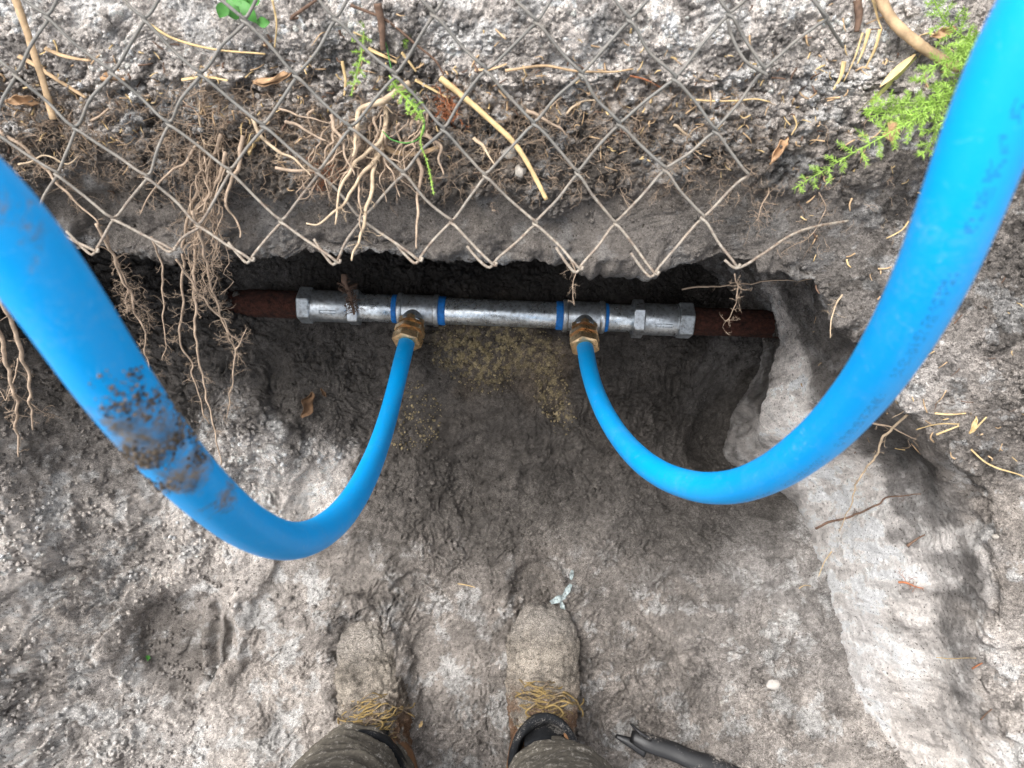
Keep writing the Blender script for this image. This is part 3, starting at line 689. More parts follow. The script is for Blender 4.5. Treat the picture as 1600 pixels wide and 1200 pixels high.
mb = MB(); lathe(mb, along(1055), axd, [(0, 25.4*mm), (1.5*mm, 25.4*mm)], 48); mb.build('rim', GALV2, cp2)
# embossed size marks on both couplings
for xa, c_ in ((505, cp), (1020, cp2)):
    mb = MB()
    n0 = (CAMP-along(xa)).normalized(); n0 = (n0-axd*n0.dot(axd)).normalized(); sd_ = axd.cross(n0)
    nn = (n0*.93-sd_*.36*(1 if sd_.y > 0 else -1)).normalized(); s2 = axd.cross(nn)
    for (a, b_, s_) in ((0, 26, 2.3), (0, 26, -2.3)):
        q0 = along(xa+a)+nn*24.9*mm+s2*s_*mm; q1 = along(xa+b_)+nn*24.9*mm+s2*s_*mm
        tube(mb, [tuple(q0), tuple((q0+q1)/2), tuple(q1)], .6*mm, 6)
    for a in (0, 26):
        q0 = along(xa+a)+nn*24.9*mm+s2*2.3*mm; q1 = along(xa+a)+nn*24.9*mm-s2*2.3*mm
        tube(mb, [tuple(q0), tuple((q0+q1)/2), tuple(q1)], .6*mm, 6)
    mb.build('embossed_mark', GALV, c_)

def branch(cx, p_end, lab):
    """brass compression fitting from tee centre to where the blue pipe leaves"""
    o = along(cx); d = (p_end-o); L = d.length; d.normalize()
    # tee socket (cast) 
    sk = MB(); lathe(sk, o+d*.012, d, [(0, .0185), (.010, .0185), (.012, .0200), (.0185, .0200), (.0195, .0190)], 48)
    s_ = sk.build('tee_socket', GALV2, t1 if cx < 780 else t2); smooth_by_angle(s_, 35)
    b0 = o+d*.0215
    body = MB(); h = (.3, .0225)
    lathe(body, b0, d, [(-.006, .0150), (-.004, .0160), (-.002, .0150), (0, .0160), (.002, .0150), (.004, .0160), (.0042, .0195), (.012, .0195), (.0122, .0150), (.019, .0150)], 60, [0]*6+[h, h, 0, 0])
    bo = body.build('brass_fitting', BRASS, line); smooth_by_angle(bo, 30)
    nb = MB(); h = (.05, .0245)
    lathe(nb, b0+d*.017, d, [(0, .0195), (.0015, .0212), (.009, .0212), (.0095, .0185), (.0115, .0185), (.012, .0208), (.0135, .0208), (.014, .0188), (.0155, .0188), (.016, .0212), (.027, .0205), (.0290, .0180), (.0290, .0128)], 60, [h, h, h, 0, 0, 0, 0, 0, 0, h, h, 0, 0])
    no = nb.build('compression_nut', BRASS, bo); smooth_by_angle(no, 30)
    # two slots' lugs on the nut face
    lg = MB(); tip = b0+d*.0275; u = axd-d*axd.dot(d); u.normalize(); v = d.cross(u); v = v if v.y > 0 else -v
    for s__ in (-1, 1):
        c_ = tip+v*.0145+u*s__*.0032
        tube(lg, [tuple(c_-d*.004), tuple(c_), tuple(c_+d*.0012)], .0019, 4)
    lg.build('lug', BRASS, bo)
    # small hex plug seen at the top of the body
    pg = MB(); c_ = b0+v*.0150+d*.004; tube(pg, [tuple(c_-d*.003), tuple(c_), tuple(c_+d*.006)], .0050, 4); pg.build('plug', BRASS, bo)
    return b0+d*.022, d
e1 = P(633, 543, 1.034); e2 = P(914, 550, 1.026)
f1, d1 = branch(650, e1, 0); f2, d2 = branch(912, e2, 0)

# ------------------------------------------------------------------ blue pipes
def blue_pipe(name, start, d, path, r, spots, marks, label, more):
    bandv = None
    pts = [start, start+d*.016]+[P(x, y, FPX*2*r/w_) for x, y, w_ in path]+[Vector(q) for q in more]
    cen, u = spline(pts, 260)
    for _ in range(60): cen[5:-1] = .5*cen[5:-1]+.25*(cen[4:-2]+cen[6:])
    n = len(cen); sides = 40
    tan = np.gradient(cen, axis=0); tan /= np.linalg.norm(tan, axis=1)[:, None]
    nrm = np.array([0, 1., 0.2]); V = []; F = []; UV = []
    arc = np.r_[0, np.cumsum(np.linalg.norm(np.diff(cen, axis=0), axis=1))]
    for i in range(n):
        nrm = nrm-tan[i]*nrm.dot(tan[i]); nrm /= np.linalg.norm(nrm); bi = np.cross(tan[i], nrm)
        for j in range(sides):
            a = 2*math.pi*j/sides; V.append(cen[i]+(nrm*math.cos(a)+bi*math.sin(a))*r*(1+.006*math.sin(arc[i]*37)+.004*math.sin(arc[i]*91+a)))
        if marks and bandv is None and cen[i][2] > marks[0]:
            vw = np.array(CAMP)-cen[i]; vw /= np.linalg.norm(vw); sd2 = np.cross(tan[i], vw); sd2 = sd2 if sd2[0] > 0 else -sd2
            tgt = vw*math.cos(.72)+sd2*math.sin(.72)
            bandv = max(range(sides), key=lambda j: (nrm*math.cos(2*math.pi*j/sides)+bi*math.sin(2*math.pi*j/sides)).dot(tgt))/sides
    for i in range(n-1):
        for j in range(sides):
            k = (j+1) % sides; F.append((i*sides+j, i*sides+k, (i+1)*sides+k, (i+1)*sides+j))
            UV += [(arc[i], j/sides), (arc[i], (j+1)/sides), (arc[i+1], (j+1)/sides), (arc[i+1], j/sides)]
    # open end: wall thickness ring and bore
    b = len(V); e = n-1; nrm_ = nrm; bi = np.cross(tan[e], nrm)
    for rr, back in ((.0095, 0), (.0095, .06)):
        for j in range(sides):
            a = 2*math.pi*j/sides; V.append(cen[e]-tan[e]*back+(nrm*math.cos(a)+bi*math.sin(a))*rr)
    for (x0, x1) in ((e*sides, b), (b, b+sides)):
        for j in range(sides):
            k = (j+1) % sides; F.append((x0+j, x0+k, x1+k, x1+j)); UV += [(0, 0)]*4
    mb = MB(); mb.add(V, F)
    o = mb.build(name, blue_mat(name+'_plastic', spots, (min(bandv, .9),) if marks else None), loc=tuple(start), label=label, cat='pipe')
    Vm = np.array([tuple(q) for q in V[:n*sides]]); cc_ = np.repeat(cen, sides, 0); out_ = Vm-cc_; out_ /= np.linalg.norm(out_, axis=1)[:, None]
    wt = np.zeros(len(Vm))
    for p_, r_, am in spots[:3]: wt = np.maximum(wt, am*np.clip(1.15-np.linalg.norm(Vm-np.array(p_), axis=1)/r_, 0, 1))
    wt *= sstep(-.05, .35, fbm(Vm, 60, 3, 33)); wt[wt < .15] = 0
    if wt.sum() > 0:
        rs_ = np.random.default_rng(5); ids = rs_.choice(len(Vm), 1800, p=wt/wt.sum()); vv, ff, cc2 = [], [], []
        for b_, j in enumerate(ids):
            rr_ = .00025+.0008*rs_.random()**4; c_ = Vm[j]+rs_.normal(0, .0026, 3); q_ = c_-cc_[j]; q_ -= tan[j//sides]*q_.dot(tan[j//sides]); c_ = cc_[j]+(c_-cc_[j]-q_)+q_/np.linalg.norm(q_)*(r+rr_*.1)
            vv.append(ICO[b_ % 6]*rr_*np.array([1, 1, .8])+c_); ff.append(IF+12*b_); cc2.append(np.tile(np.array([.22, .175, .13])*rs_.uniform(.35, 1.7), (12, 1)))
        mo = MB().add(np.concatenate(vv), np.concatenate(ff)).build('dried_mud', SOIL, o)
        ca = mo.data.color_attributes.new('Col', 'FLOAT_COLOR', 'POINT'); ca.data.foreach_set('color', np.c_[np.concatenate(cc2), np.ones(12*len(ids))].astype(np.float32).ravel())
        tag(mo, kind='stuff')
    uvl = o.data.uv_layers.new(name='UVMap'); uvl.data.foreach_set('uv', np.array(UV).ravel())
    return o, cen
pathL = [(627,568,26.6),(616,615,27.6),(604,660,29.5),(585,715,34),(560,768,40),(522,818,48),(466,849,57),(400,833,68),(335,785,80),(272,722,92),(205,640,105),(140,550,117),(80,455,128),(20,350,139),(-35,240,150)]
pathR = [(919,575,26.8),(930,612,28.2),(950,655,31),(982,700,36),(1028,740,42),(1085,762,47),(1145,763,53),(1213,737,62),(1290,680,73),(1360,600,86),(1425,500,101),(1475,400,113),(1515,300,123),(1550,190,131),(1580,80,138),(1604,-30,144)]
spL = [(tuple(P(205,672,.245)), .026, 1.0),(tuple(P(245,705,.255)), .030, 1.3),(tuple(P(300,750,.285)), .028, 1.1),(tuple(P(95,372,.18)), .030, 1.25),(tuple(P(66,310,.168)), .034, 1.25),(tuple(P(118,430,.185)), .024, 1.1),(tuple(P(35,250,.155)), .03, 1.1),(tuple(P(340,775,.32)), .02, 1.1),
       (tuple(P(612,612,.98)), .02, .9),(tuple(P(607,645,.95)), .014, .85)]
spR = [(tuple(P(940,622,.93)), .006, .55)]
bl, cenL = blue_pipe('blue_water_pipe', f1, d1, pathL, .0125, spL, None, 'blue plastic water pipe smeared with mud, curving up to the left', [(-.26, .13, 1.16), (-.36, .10, 1.34), (-.48, .0, 1.52)])
br, cenR = blue_pipe('blue_water_pipe', f2, d2, pathR, .0125, spR, (.80,), 'blue plastic water pipe with printed dots, curving up to the right', [(.21, .20, 1.17), (.26, .24, 1.33), (.36, .22, 1.52)])

# ------------------------------------------------------------------ chain-link fence
def fence():
    rows_y = [415, 346, 270, 197, 115, 28, -65, -165]
    sp_ = [126, 131, 135, 142, 147, 152, 158, 165]
    Dr = [.602, .598, .580, .562, .541, .520, .500, .482]
    def node(c, r_):
        x = 832+c*sp_[r_]/2; y = rows_y[r_]
        if r_ == 0: y += (x-700)*.036-4-(8 if x > 1080 else 0); x += (0, 6, -3, 4)[c % 4]
        y += 5*math.sin(c*2.3+r_*1.7)+3*math.sin(c*5.1+r_*4.3); x += 5*math.sin(c*1.1+r_*2.9)+3*math.sin(c*3.7+r_*1.3)
        D = Dr[r_]+.004*math.sin(c*.9+r_)
        # nearer the photo's edges the mesh stays parallel to the bank
        return x, y, D
    mb = MB(); rw = .00130
    def wirepts(k, rs, hookbottom=True):
        out = []
        for r_ in rs:
            # a wire swings between columns k and k+1; nodes exist where c + r is odd
            c = k if (k+r_) % 2 == 1 else k+1
            x, y, D = node(c, r_)
            # interlock: wire k comes from the right of the node, bends round it
            s = -1 if c == k else 1
            p = P(x, y, D)
            out.append((p, s))
        pts = []
        for i, (p, s) in enumerate(out):
            pv = out[i-1][0] if i > 0 else None; nx = out[i+1][0] if i < len(out)-1 else None
            over = Vector((s*.0016, 0, 0))
            up_ = Vector((0, -.25, .97))*.0019
            if pv is not None: pts.append(p+(pv-p)*.09+up_*(1 if s < 0 else -1))
            pts.append(p+over)
            if nx is not None: pts.append(p+(nx-p)*.09-up_*(1 if s < 0 else -1))
            if nx is not None:
                mid = (p+nx)/2+Vector((random.uniform(-.002, .002), random.uniform(-.002, .002), random.uniform(-.0015, .0015)))
                pts.append(mid)
        return pts
    for k in range(-13, 6):
        rs = list(range(0, 8))
        if k == 5: rs = list(range(4, 8))
        pts = wirepts(k, rs)
        if k < 5:
            # knuckled end: the two wires of a tip are folded back over each other
            tip = pts[0].copy(); nxt = pts[3]
            dr = (nxt-tip).normalized(); side = 1 if nxt.x > tip.x else -1
            if side > 0:      # the wire from the right wraps the tip and doubles back up its neighbour's leg
                L = random.uniform(.017, .026); other = Vector((-dr.x, dr.y, dr.z)); off = Vector((-.0030, -.0026, -.0010))
                lead = [tip+other*L+off*.75+Vector((0, 0, .001)), tip+other*L*.5+off, tip+off*.6+Vector((.0, -.0012, -.0012)), tip+Vector((.0014, -.0016, -.001))]
            else: lead = [tip+Vector((.0026, .0006, .0022)), tip+Vector((.0012, -.0016, -.0004))]
            pts = lead+pts[1:]
        cen, u = spline(pts, len(pts)*5)
        cen += np.c_[noise(cen, 30, k+50), noise(cen, 30, k+80), noise(cen, 30, k+90)]*.0012
        tube(mb, cen, rw, 7, rj=.06)
    # loose last wire running into the bank on the right
    x, y, D = node(5, 0); tip = P(x, y, D)
    cen, u = spline([tip+Vector((-.01, .004, .004)), tip+Vector((.001, -.002, 0)), P(1190, 398, .605), P(1235, 368, .615), P(1270, 355, .625), P(1325, 345, .645)], 50)
    tube(mb, cen, rw, 7, rj=.06)
    cen, u = spline([P(1200, 118, .541), P(1165, 95, .535), P(1143, 55, .53), P(1137, 30, .522)], 30); tube(mb, cen, rw, 7)
    cen, u = spline([P(1262, -20, .52), P(1285, 20, .53), P(1318, 74, .57)], 30); tube(mb, cen, rw, 7)
    return mb.build('chain_link_fence', WIRE, label='rusty chain link fence mesh with loose knuckled bottom edge hanging over the bank', cat='fence')
fence()

# ------------------------------------------------------------------ roots
def wig(pts, n, amp, seed, fr=60):
    cen, u = spline(pts, n)
    o = np.c_[noise(cen, fr, seed), noise(cen, fr, seed+1), noise(cen, fr, seed+2)]*amp
    o *= np.minimum(1, np.minimum(u, 1)*6)[:, None]
    return cen+o, u
def hair(mb, p, d, L, r, seed, depth_=0):
    """short forking rootlet"""
    n = 5; pts = [np.array(p)]; dd_ = np.array(d, float); dd_ /= np.linalg.norm(dd_)+1e-9
    for i in range(n):
        dd_ = dd_+rng.normal(0, .38, 3)+np.array([0, 0, -.10]); dd_ /= np.linalg.norm(dd_); pts.append(pts[-1]+dd_*L/n)
    tube(mb, np.array(pts), np.linspace(r, r*.45, n+1), 3, cap=False)
    if depth_ < 2:
        for i in range(1, n):
            if random.random() < .5: hair(mb, pts[i], dd_+rng.normal(0, .9, 3), L*.5, r*.7, seed, depth_+1)
def root(path, Ds, w, mat, name, label, hairs=10, amp=.003, group=None, cat='root', taper=.35, hl=.014):
    """path in photo px, depth from Ds (2 numbers: start, end), w = diameter in mm"""
    w *= 1.2; n = len(path); L = [0]
    for i in range(1, n): L.append(L[-1]+math.dist(path[i], path[i-1]))
    if len(Ds) == 2: dz_ = [Ds[0]+(Ds[1]-Ds[0])*l/L[-1] for l in L]
    else: dz_ = Ds
    pts = [P(x, y, d) for (x, y), d in zip(path, dz_)]
    seed = random.randrange(9999)
    cen, u = wig(pts, max(14, n*7), amp, seed)
    rad = w/2000*(1-(1-taper)*u**1.3)*(1+.15*noise(cen, 90, seed+5))
    mb = MB(); tube(mb, cen, rad, 7, rj=.08)
    for _ in range(hairs):
        i = random.randrange(len(cen)//5, len(cen)-1)
        hair(mb, cen[i], rng.normal(0, 1, 3)+np.array([0, -.2, 0]), hl*random.uniform(.5, 1.4), max(.00022, rad[i]*.28), seed)
    return mb.build(name, mat, label=label, cat=cat, group=group)
def onbank(path, lift=.003):
    out = []
    for (x, y) in path:
        p, n = hit(x, y, lift); out.append(depth(p))
    return out
def lying(path, w, mat, name, label, cat, lift=.004, amp=.0008, taper=.6, hairs=0, squash=1.0, sides=8):
    """a stiff stick resting on the bank: bridges hollows along a nearly straight line"""
    sc, u = spline([(x, y, 0) for x, y in path], 8*len(path)); ds = np.array([depth(hit(x, y)[0]) for x, y, _ in sc])
    A = np.polyfit(u, ds, 1 if len(path) < 5 else 2); ln = np.polyval(A, u)
    ln = ln-max(0, np.percentile(ln-ds, 80))-lift*.6
    seed = random.randrange(9999)
    cen = np.array([tuple(P(x, y, d)) for (x, y, _), d in zip(sc, ln)])
    cen = cen+np.c_[noise(cen, 35, seed), noise(cen, 35, seed+1), noise(cen, 35, seed+2)]*amp
    rad = w/2000*(1-(1-taper)*u)*(1+.12*noise(cen, 120, seed))
    mb = MB(); tube(mb, cen, rad, sides, squash=squash, rj=.1)
    for _ in range(hairs):
        i = random.randrange(len(cen)); hair(mb, cen[i], rng.normal(0, 1, 3), .012, .0003, seed)
    return mb.build(name, mat, label=label, cat=cat)

GRT = 'roots hanging from the undercut bank'
rt = [
 ([(345,210),(330,260),(318,285),(300,320),(288,370),(283,400),(287,440),(282,500),(285,545),(300,570),(297,585),(310,610),(315,640),(325,663)], (.585,.76), 2.9, ROOTM, 'long hanging root in the left tangle, kinked and ending above the pale mound', 16),
 ([(352,238),(342,280),(325,300),(310,330),(305,370),(303,410),(302,450),(306,470),(303,505),(312,560),(320,605),(328,640),(335,665),(342,700),(345,728)], (.585,.78), 3.1, ROOTM, 'longest hanging root of the left tangle, reaching the pale mound', 14),
 ([(236,370),(243,392),(253,420),(254,470),(257,500),(255,565)], (.62,.70), 1.7, ROOTM, 'thin straight root hanging alone between two root tangles', 7),
 ([(150,350),(175,395),(185,425),(200,455),(212,490),(225,520),(226,550),(232,570),(235,600)], (.6,.73), 2.4, ROOTM, 'hairy root hanging beside the left blue pipe', 24),
 ([(165,365),(187,420),(195,440),(197,470),(198,490)], (.61,.69), 1.9, ROOTM, 'short hairy root hanging nearest the left blue pipe', 18),
 ([(205,460),(232,495),(240,515)], (.66,.70), 1.0, ROOTM, 'short forked rootlet beside the left blue pipe', 12),
 ([(300,330),(318,390),(322,420),(333,455),(345,495),(357,530),(366,545),(365,590),(358,625),(355,655)], (.59,.76), 2.2, ROOTM, 'bent hanging root on the right of the left tangle', 24),
 ([(275,405),(300,440),(325,475),(350,505),(375,535),(380,540)], (.61,.70), 2.0, ROOTM, 'slanting root crossing behind the left tangle', 18),
 ([(368,548),(376,533),(384,512)], (.70,.69), 1.6, ROOTM, 'short upturned root stub beside the rusty pipe end', 4),
 ([(380,212),(375,235),(372,265),(362,280),(355,310),(357,330),(372,352),(373,370)], (.585,.62), 3.4, ROOTM, 'thick wavy root lying down the bank face right of the left tangle', 3),
 ([(310,222),(290,250),(270,265),(250,285),(225,320),(218,333)], (.585,.61), 2.2, ROOTM, 'slanting root on the bank face left of the tangle', 4),
 ([(-10,430),(10,490),(28,530),(38,560),(44,600),(50,650),(52,672)], (.60,.72), 4.2, ROOTM, 'thick root hanging at the left of the photo behind the blue pipe', 4),
 ([(-20,480),(0,530),(10,570),(20,610),(27,640),(25,680),(28,715)], (.62,.74), 3.8, ROOTM, 'thick crooked root hanging at the photo left edge', 8),
 ([(28,560),(20,590),(10,625),(0,612)], (.68,.7), 1.4, ROOTM, 'thin looping rootlet at the photo left edge', 6),
 ([(18,612),(60,640),(98,656)], (.70,.76), .9, ROOTM, 'fine root reaching right from the left edge roots', 3),
 ([(640,130),(612,148),(580,160),(563,175),(558,200),(551,247)], (.575,.565), 5.0, ROOTP, 'thick pale bent root at the top of the middle tangle', 2),
 ([(603,168),(600,196),(591,220),(569,240),(551,261),(538,285),(527,320),(522,350)], (.58,.575), 3.4, ROOTP, 'pale root of the middle tangle ending in a point to the left', 3),
 ([(596,213),(593,237),(565,275),(541,309),(524,330),(500,347),(478,350)], (.585,.575), 3.2, ROOTP, 'pale root of the middle tangle sweeping far left', 2),
 ([(598,223),(584,254),(582,285),(574,330),(569,350),(562,371),(548,409)], (.585,.585), 3.6, ROOTP, 'pale root of the middle tangle hanging past the fence tips', 4),
 ([(560,262),(561,300),(566,330),(563,360)], (.585,.58), 2.0, ROOTM, 'thin brown root inside the middle tangle', 3),
 ([(650,240),(655,268),(651,309),(655,344),(651,371),(648,388)], (.59,.60), 3.0, ROOTM, 'single brown root hanging straight right of the middle tangle', 2),
 ([(660,210),(687,227),(687,254),(693,271)], (.585,.585), 3.0, ROOTM, 'short hooked root stub under the green vine', 1),
 ([(517,179),(535,225),(551,271)], (.57,.57), 2.8, ROOTM, 'straight brown root left of the pale bent root', 1),
 ([(141,189),(196,158),(275,150),(316,189)], (.58,.58), 1.8, ROOTM, 'thin arched root above the left tangle', 3),
 ([(0,205),(52,247),(90,285),(113,310),(151,344),(158,371)], (.585,.61), 2.6, ROOTM, 'straight root slanting down beside the left blue pipe', 8),
 ([(28,257),(70,246),(105,258),(125,243)], (.585,.59), 1.5, ROOTP, 'short wavy pale root near the left edge fence wires', 3),
 ([(395,185),(412,215),(440,238),(465,250),(483,274)], (.57,.575), 2.8, ROOTP, 'pale root curving past the curled leaf', 2),
 ([(430,262),(490,268),(515,250),(528,222),(540,205)], (.58,.58), 2.4, ROOTM, 'looping root left of the middle tangle', 3),
 ([(445,190),(480,205),(510,220)], (.565,.57), 2.4, ROOTM, 'short straight root above the looping root', 1),
 ([(436,170),(475,182),(515,194)], (.57,.57), 1.6, ROOTM, 'thin straight root above the curled leaf', 1),
 ([(312,140),(312,190),(320,225),(338,230)], (.58,.59), 1.6, ROOTP, 'thin pale root bending at the top of the left tangle', 2),
 ([(885,455-60),(897,425),(893,448),(896,475)], (.62,.64), 1.0, ROOTM, 'hair thin root hanging over the right tee', 5),
 ([(1148,428),(1152,450),(1147,480),(1135,505)], (.61,.66), 1.1, ROOTM, 'thin forked root hanging over the right rusty pipe', 8),
 ([(1066,452),(1095,448),(1150,445),(1230,438),(1292,435)], (.86,.84,.80,.74,.69), 2.0, ROOTM, 'thin horizontal root spanning the dark hollow', 4),
 ([(1321,454),(1307,470),(1300,500),(1297,526)], (.675,.66), 1.6, ROOTP, 'pale curved rootlet hanging off the right lip', 2),
 ([(1355,659),(1390,668),(1430,686)], (.80,.76), 2.2, ROOTM, 'brown root crossing under the right blue pipe', 2),
 ([(1418,648),(1385,678),(1368,712),(1338,757),(1325,800),(1310,830)], (.73,.93), 2.6, ROOTP, 'pale forked root hanging down the scraped right wall', 5),
 ([(1400,625),(1412,640),(1393,655)], (.71,.73), 1.4, ROOTP, 'short pale root stub under the right blue pipe', 1),
 ([(1275,826),(1300,815),(1330,808),(1360,795),(1395,775),(1440,771)], (.98,.83), 3.0, ROOTD, 'dark reddish root sticking out of the scraped right wall', 2),
 ([(1418,853),(1432,843),(1446,836)], (.87,.86), 3.0, ROOTD, 'short dark root stub below the reddish root', 0),
 ([(1404,910),(1425,914),(1443,918)], (.90,.88), 2.6, ROOTR, 'short orange root stub low on the scraped right wall', 3),
 ([(537,428),(542,450),(547,470),(553,492)], (.98,1.005), 7.5, ROOTD, 'dark matted root draped over the left coupling', 26),
 ([(820,205),(860,160),(905,145),(930,152)], (.585,.585), 1.4, ROOTM, 'thin arched root right of the yellow cane', 2),
 ([(822,173),(855,190),(884,209)], (.575,.58), 2.8, ROOTM, 'short straight root right of the yellow cane', 1),
 ([(740,215),(765,245),(775,258)], (.585,.58), 2.6, ROOTP, 'short pale root stub beside the grey stone', 2),
 ([(885,178),(910,160),(935,156)], (.585,.585), 2.0, ROOTP, 'short pale root on the dark topsoil right of centre', 1),
 ([(1052,195),(1075,210),(1092,232)], (.59,.60), 2.2, ROOTP, 'short pale rootlet below the right fence rows', 1),
 ([(1190,250),(1200,300),(1180,345)], (.62,.63), 1.6, ROOTM, 'thin dark rootlet on the bank under the fern', 12),
 ([(1245,270),(1290,322),(1260,375),(1225,395)], (.63,.65), .9, ROOTM, 'fine root strand on the bank under the fern', 6),
 ([(1370,290),(1385,335),(1375,355)], (.64,.65), .9, ROOTP, 'fine pale root strand right of the fern tip', 4),
 ([(595,235),(615,275),(625,310)], (.585,.585), 2.0, ROOTM, 'thin straight root right of the middle tangle', 2),
]
for path, Ds, wd, mt, lab, nh in rt:
    root(path, Ds, wd, mt, 'root', lab, hairs=int(nh*2.2), group=GRT)

# fine rootlets matted in the topsoil: nobody could count them
mb = MB()
def hairs_at(cx, cy, sx, sy, n, L, r, spread=1.0, down=.3):
    for _ in range(n):
        x, y = random.gauss(cx, sx), random.gauss(cy, sy)
        if y > 395: continue
        p, nn = hit(x, y, .0005)
        if p.y > .75 or depth(p) > .75: continue
        d = np.array(nn)*.6+rng.normal(0, spread, 3)+np.array([0, -.2, -down])
        hair(mb, p, d, L*random.uniform(.5, 1.5), r*random.uniform(.7, 1.3), 1)
for _ in range(520): hairs_at(random.uniform(-60, 1180), random.uniform(140, 290), 24, 16, 4, .015, .00030)
hairs_at(305, 215, 40, 40, 90, .028, .00030); hairs_at(310, 300, 16, 60, 70, .022, .00026); hairs_at(590, 240, 60, 35, 150, .020, .00030)
hairs_at(700, 270, 60, 25, 60, .02, .00028); hairs_at(50, 190, 40, 25, 80, .018, .0003); hairs_at(330, 180, 20, 20, 60, .02, .0003)
hairs_at(1230, 320, 80, 50, 50, .016, .00024); hairs_at(1000, 220, 90, 40, 60, .014, .00024); hairs_at(1450, 400, 120, 120, 40, .016, .00022)
mb.build('fine_rootlets', ROOTM, label='matted fine brown rootlets in the dark topsoil band', cat='rootlets', kind='stuff')
mb = MB(); hairs_at(697, 165, 10, 12, 90, .013, .0005); hairs_at(505, 262, 14, 12, 40, .012, .0004)
mb.build('red_rootlets', ROOTR, label='tight clump of orange red rootlets beside the yellow cane', cat='rootlets', kind='stuff')
# left tangle: strands between the named roots
mb = MB()
for i in range(13):
    x = random.gauss(312, 16); pth = [(x+random.gauss(10, 14), random.uniform(200, 270)), (x+random.gauss(0, 8), 310), (x-5+random.gauss(0, 9), 370), (x-8+random.gauss(0, 14), random.uniform(390, 480))]
    cen, u = wig([P(a, b, .592+.02*k+random.uniform(-.008, .008)) for k, (a, b) in enumerate(pth)], 26, .010, random.randrange(999)); tube(mb, cen, np.linspace(.0009, .0003, 26), 4)
    for _ in range(12): j = random.randrange(5, 25); hair(mb, cen[j], rng.normal(0, 1, 3), .012, .00024, 0)
mb.build('root_strands', ROOTM, label='thin brown strands filling the left root tangle', cat='rootlets', kind='stuff')
mb = MB()
for i in range(30):
    x = random.gauss(590, 55); y = random.uniform(165, 235); dx_ = random.gauss(-18, 28); ln_ = random.uniform(35, 120)
    pth = [(x, y), (x+dx_*.3, y+ln_*.35), (x+dx_*.7, y+ln_*.7), (x+dx_, y+ln_)]
    cen, u = wig([P(a, b, .588+random.uniform(-.012, .006)) for k, (a, b) in enumerate(pth)], 26, .008, random.randrange(999)); tube(mb, cen, np.linspace(random.uniform(.0006, .0016), .0003, 26), 5)
    for _ in range(6): j = random.randrange(3, 25); hair(mb, cen[j], rng.normal(0, 1, 3), .014, .00026, 0)
mb.build('root_strands', ROOTM, label='brown strands of the middle root tangle over the dark topsoil', cat='rootlets', kind='stuff')

# ------------------------------------------------------------------ canes, sticks, straw, bark
lying([(18,-20),(45,60),(62,112),(83,186)], 6.0, CANE, 'cane', 'straight tan cane lying across the fence at the top left', 'stick', lift=.03, amp=.0005, taper=.85, squash=.6)
lying([(28,88),(60,105),(95,128),(135,152)], 4.5, CANE, 'bark_strip', 'flat tan bark strip crossing under the straight cane', 'bark', squash=.4)
lying([(70,76),(100,88),(142,94)], 4.5, CANE, 'bark_strip', 'curved grey brown bark strip above the tan one', 'bark', squash=.35)
lying([(688,122),(735,160),(770,192),(805,226),(828,262),(855,312)], 5.2, STRAW, 'cut_cane', 'split yellow cane end pointing down over the dark topsoil', 'stick', lift=.02, amp=.0008, taper=.75)
lying([(1368,-20),(1400,38),(1445,76),(1497,106)], 11.0, CANE, 'dead_stalk', 'thick fibrous dead stalk at the top right', 'stick', lift=.012, amp=.001, taper=.95, squash=.7, sides=12)
lying([(230,35),(275,62),(330,75),(415,85)], 2.2, STRAW, 'twig', 'thin straw coloured twig on the pale sand at top left', 'twig')
lying([(425,0),(433,40),(430,75)], 1.8, STRAW, 'twig', 'thin straw standing above the curled leaf', 'twig')
lying([(455,28),(480,10),(500,-5)], 3.0, ROOTD, 'twig', 'short grey brown twig by the top fence wire', 'twig')
lying([(790,110),(850,103),(900,110),(955,113),(990,108)], 2.4, CANE, 'twig', 'long thin twig along the ledge of pale sand', 'twig')
lying([(548,8),(600,28),(650,70),(680,95),(700,128)], 2.6, ROOTD, 'twig', 'dark thin twig slanting down behind the fence', 'twig')
lying([(590,5),(596,40),(598,80)], 7.0, ROOTD, 'stub', 'dark upright plant stub near the top centre', 'stub', lift=.006)
lying([(575,75),(605,90),(620,98)], 4.5, STRAW, 'straw_chip', 'flat straw chip below the dark plant stub', 'chip', squash=.4)
lying([(628,82),(640,98),(650,112)], 3.5, STRAW, 'straw_chip', 'narrow straw chip right of the flat one', 'chip', squash=.4)
lying([(650,125),(680,142),(700,153)], 3.5, STRAW, 'straw_chip', 'straw chip left of the yellow cane top', 'chip', squash=.4)
lying([(742,110),(765,108),(792,100)], 3.6, CANE, 'straw_chip', 'tan chip on the ledge left of the long thin twig', 'chip', squash=.4)
lying([(535,95),(540,125),(538,150)], 3.0, STRAW, 'straw_chip', 'upright straw chip by the left green strand', 'chip', squash=.4)
lying([(285,125),(320,120),(355,126)], 3.6, STRAW, 'straw_chip', 'pale straw chip crossing the fence below the curled leaf', 'chip', squash=.4)
lying([(1080,155),(1120,158),(1180,154),(1203,160)], 1.8, STRAW, 'twig', 'straight straw twig below the right fence wires', 'twig')
lying([(985,118),(1010,125),(1035,138)], 1.6, ROOTR, 'twig', 'thin reddish twig right of the sand ledge', 'twig')
lying([(1240,180),(1245,195),(1237,210)], 1.8, STRAW, 'twig', 'tiny straw bit on the sand left of the fern', 'twig')
lying([(1420,345),(1410,358),(1385,372)], 1.5, STRAW, 'twig', 'tiny straw bit on the bank beside the right blue pipe', 'twig')
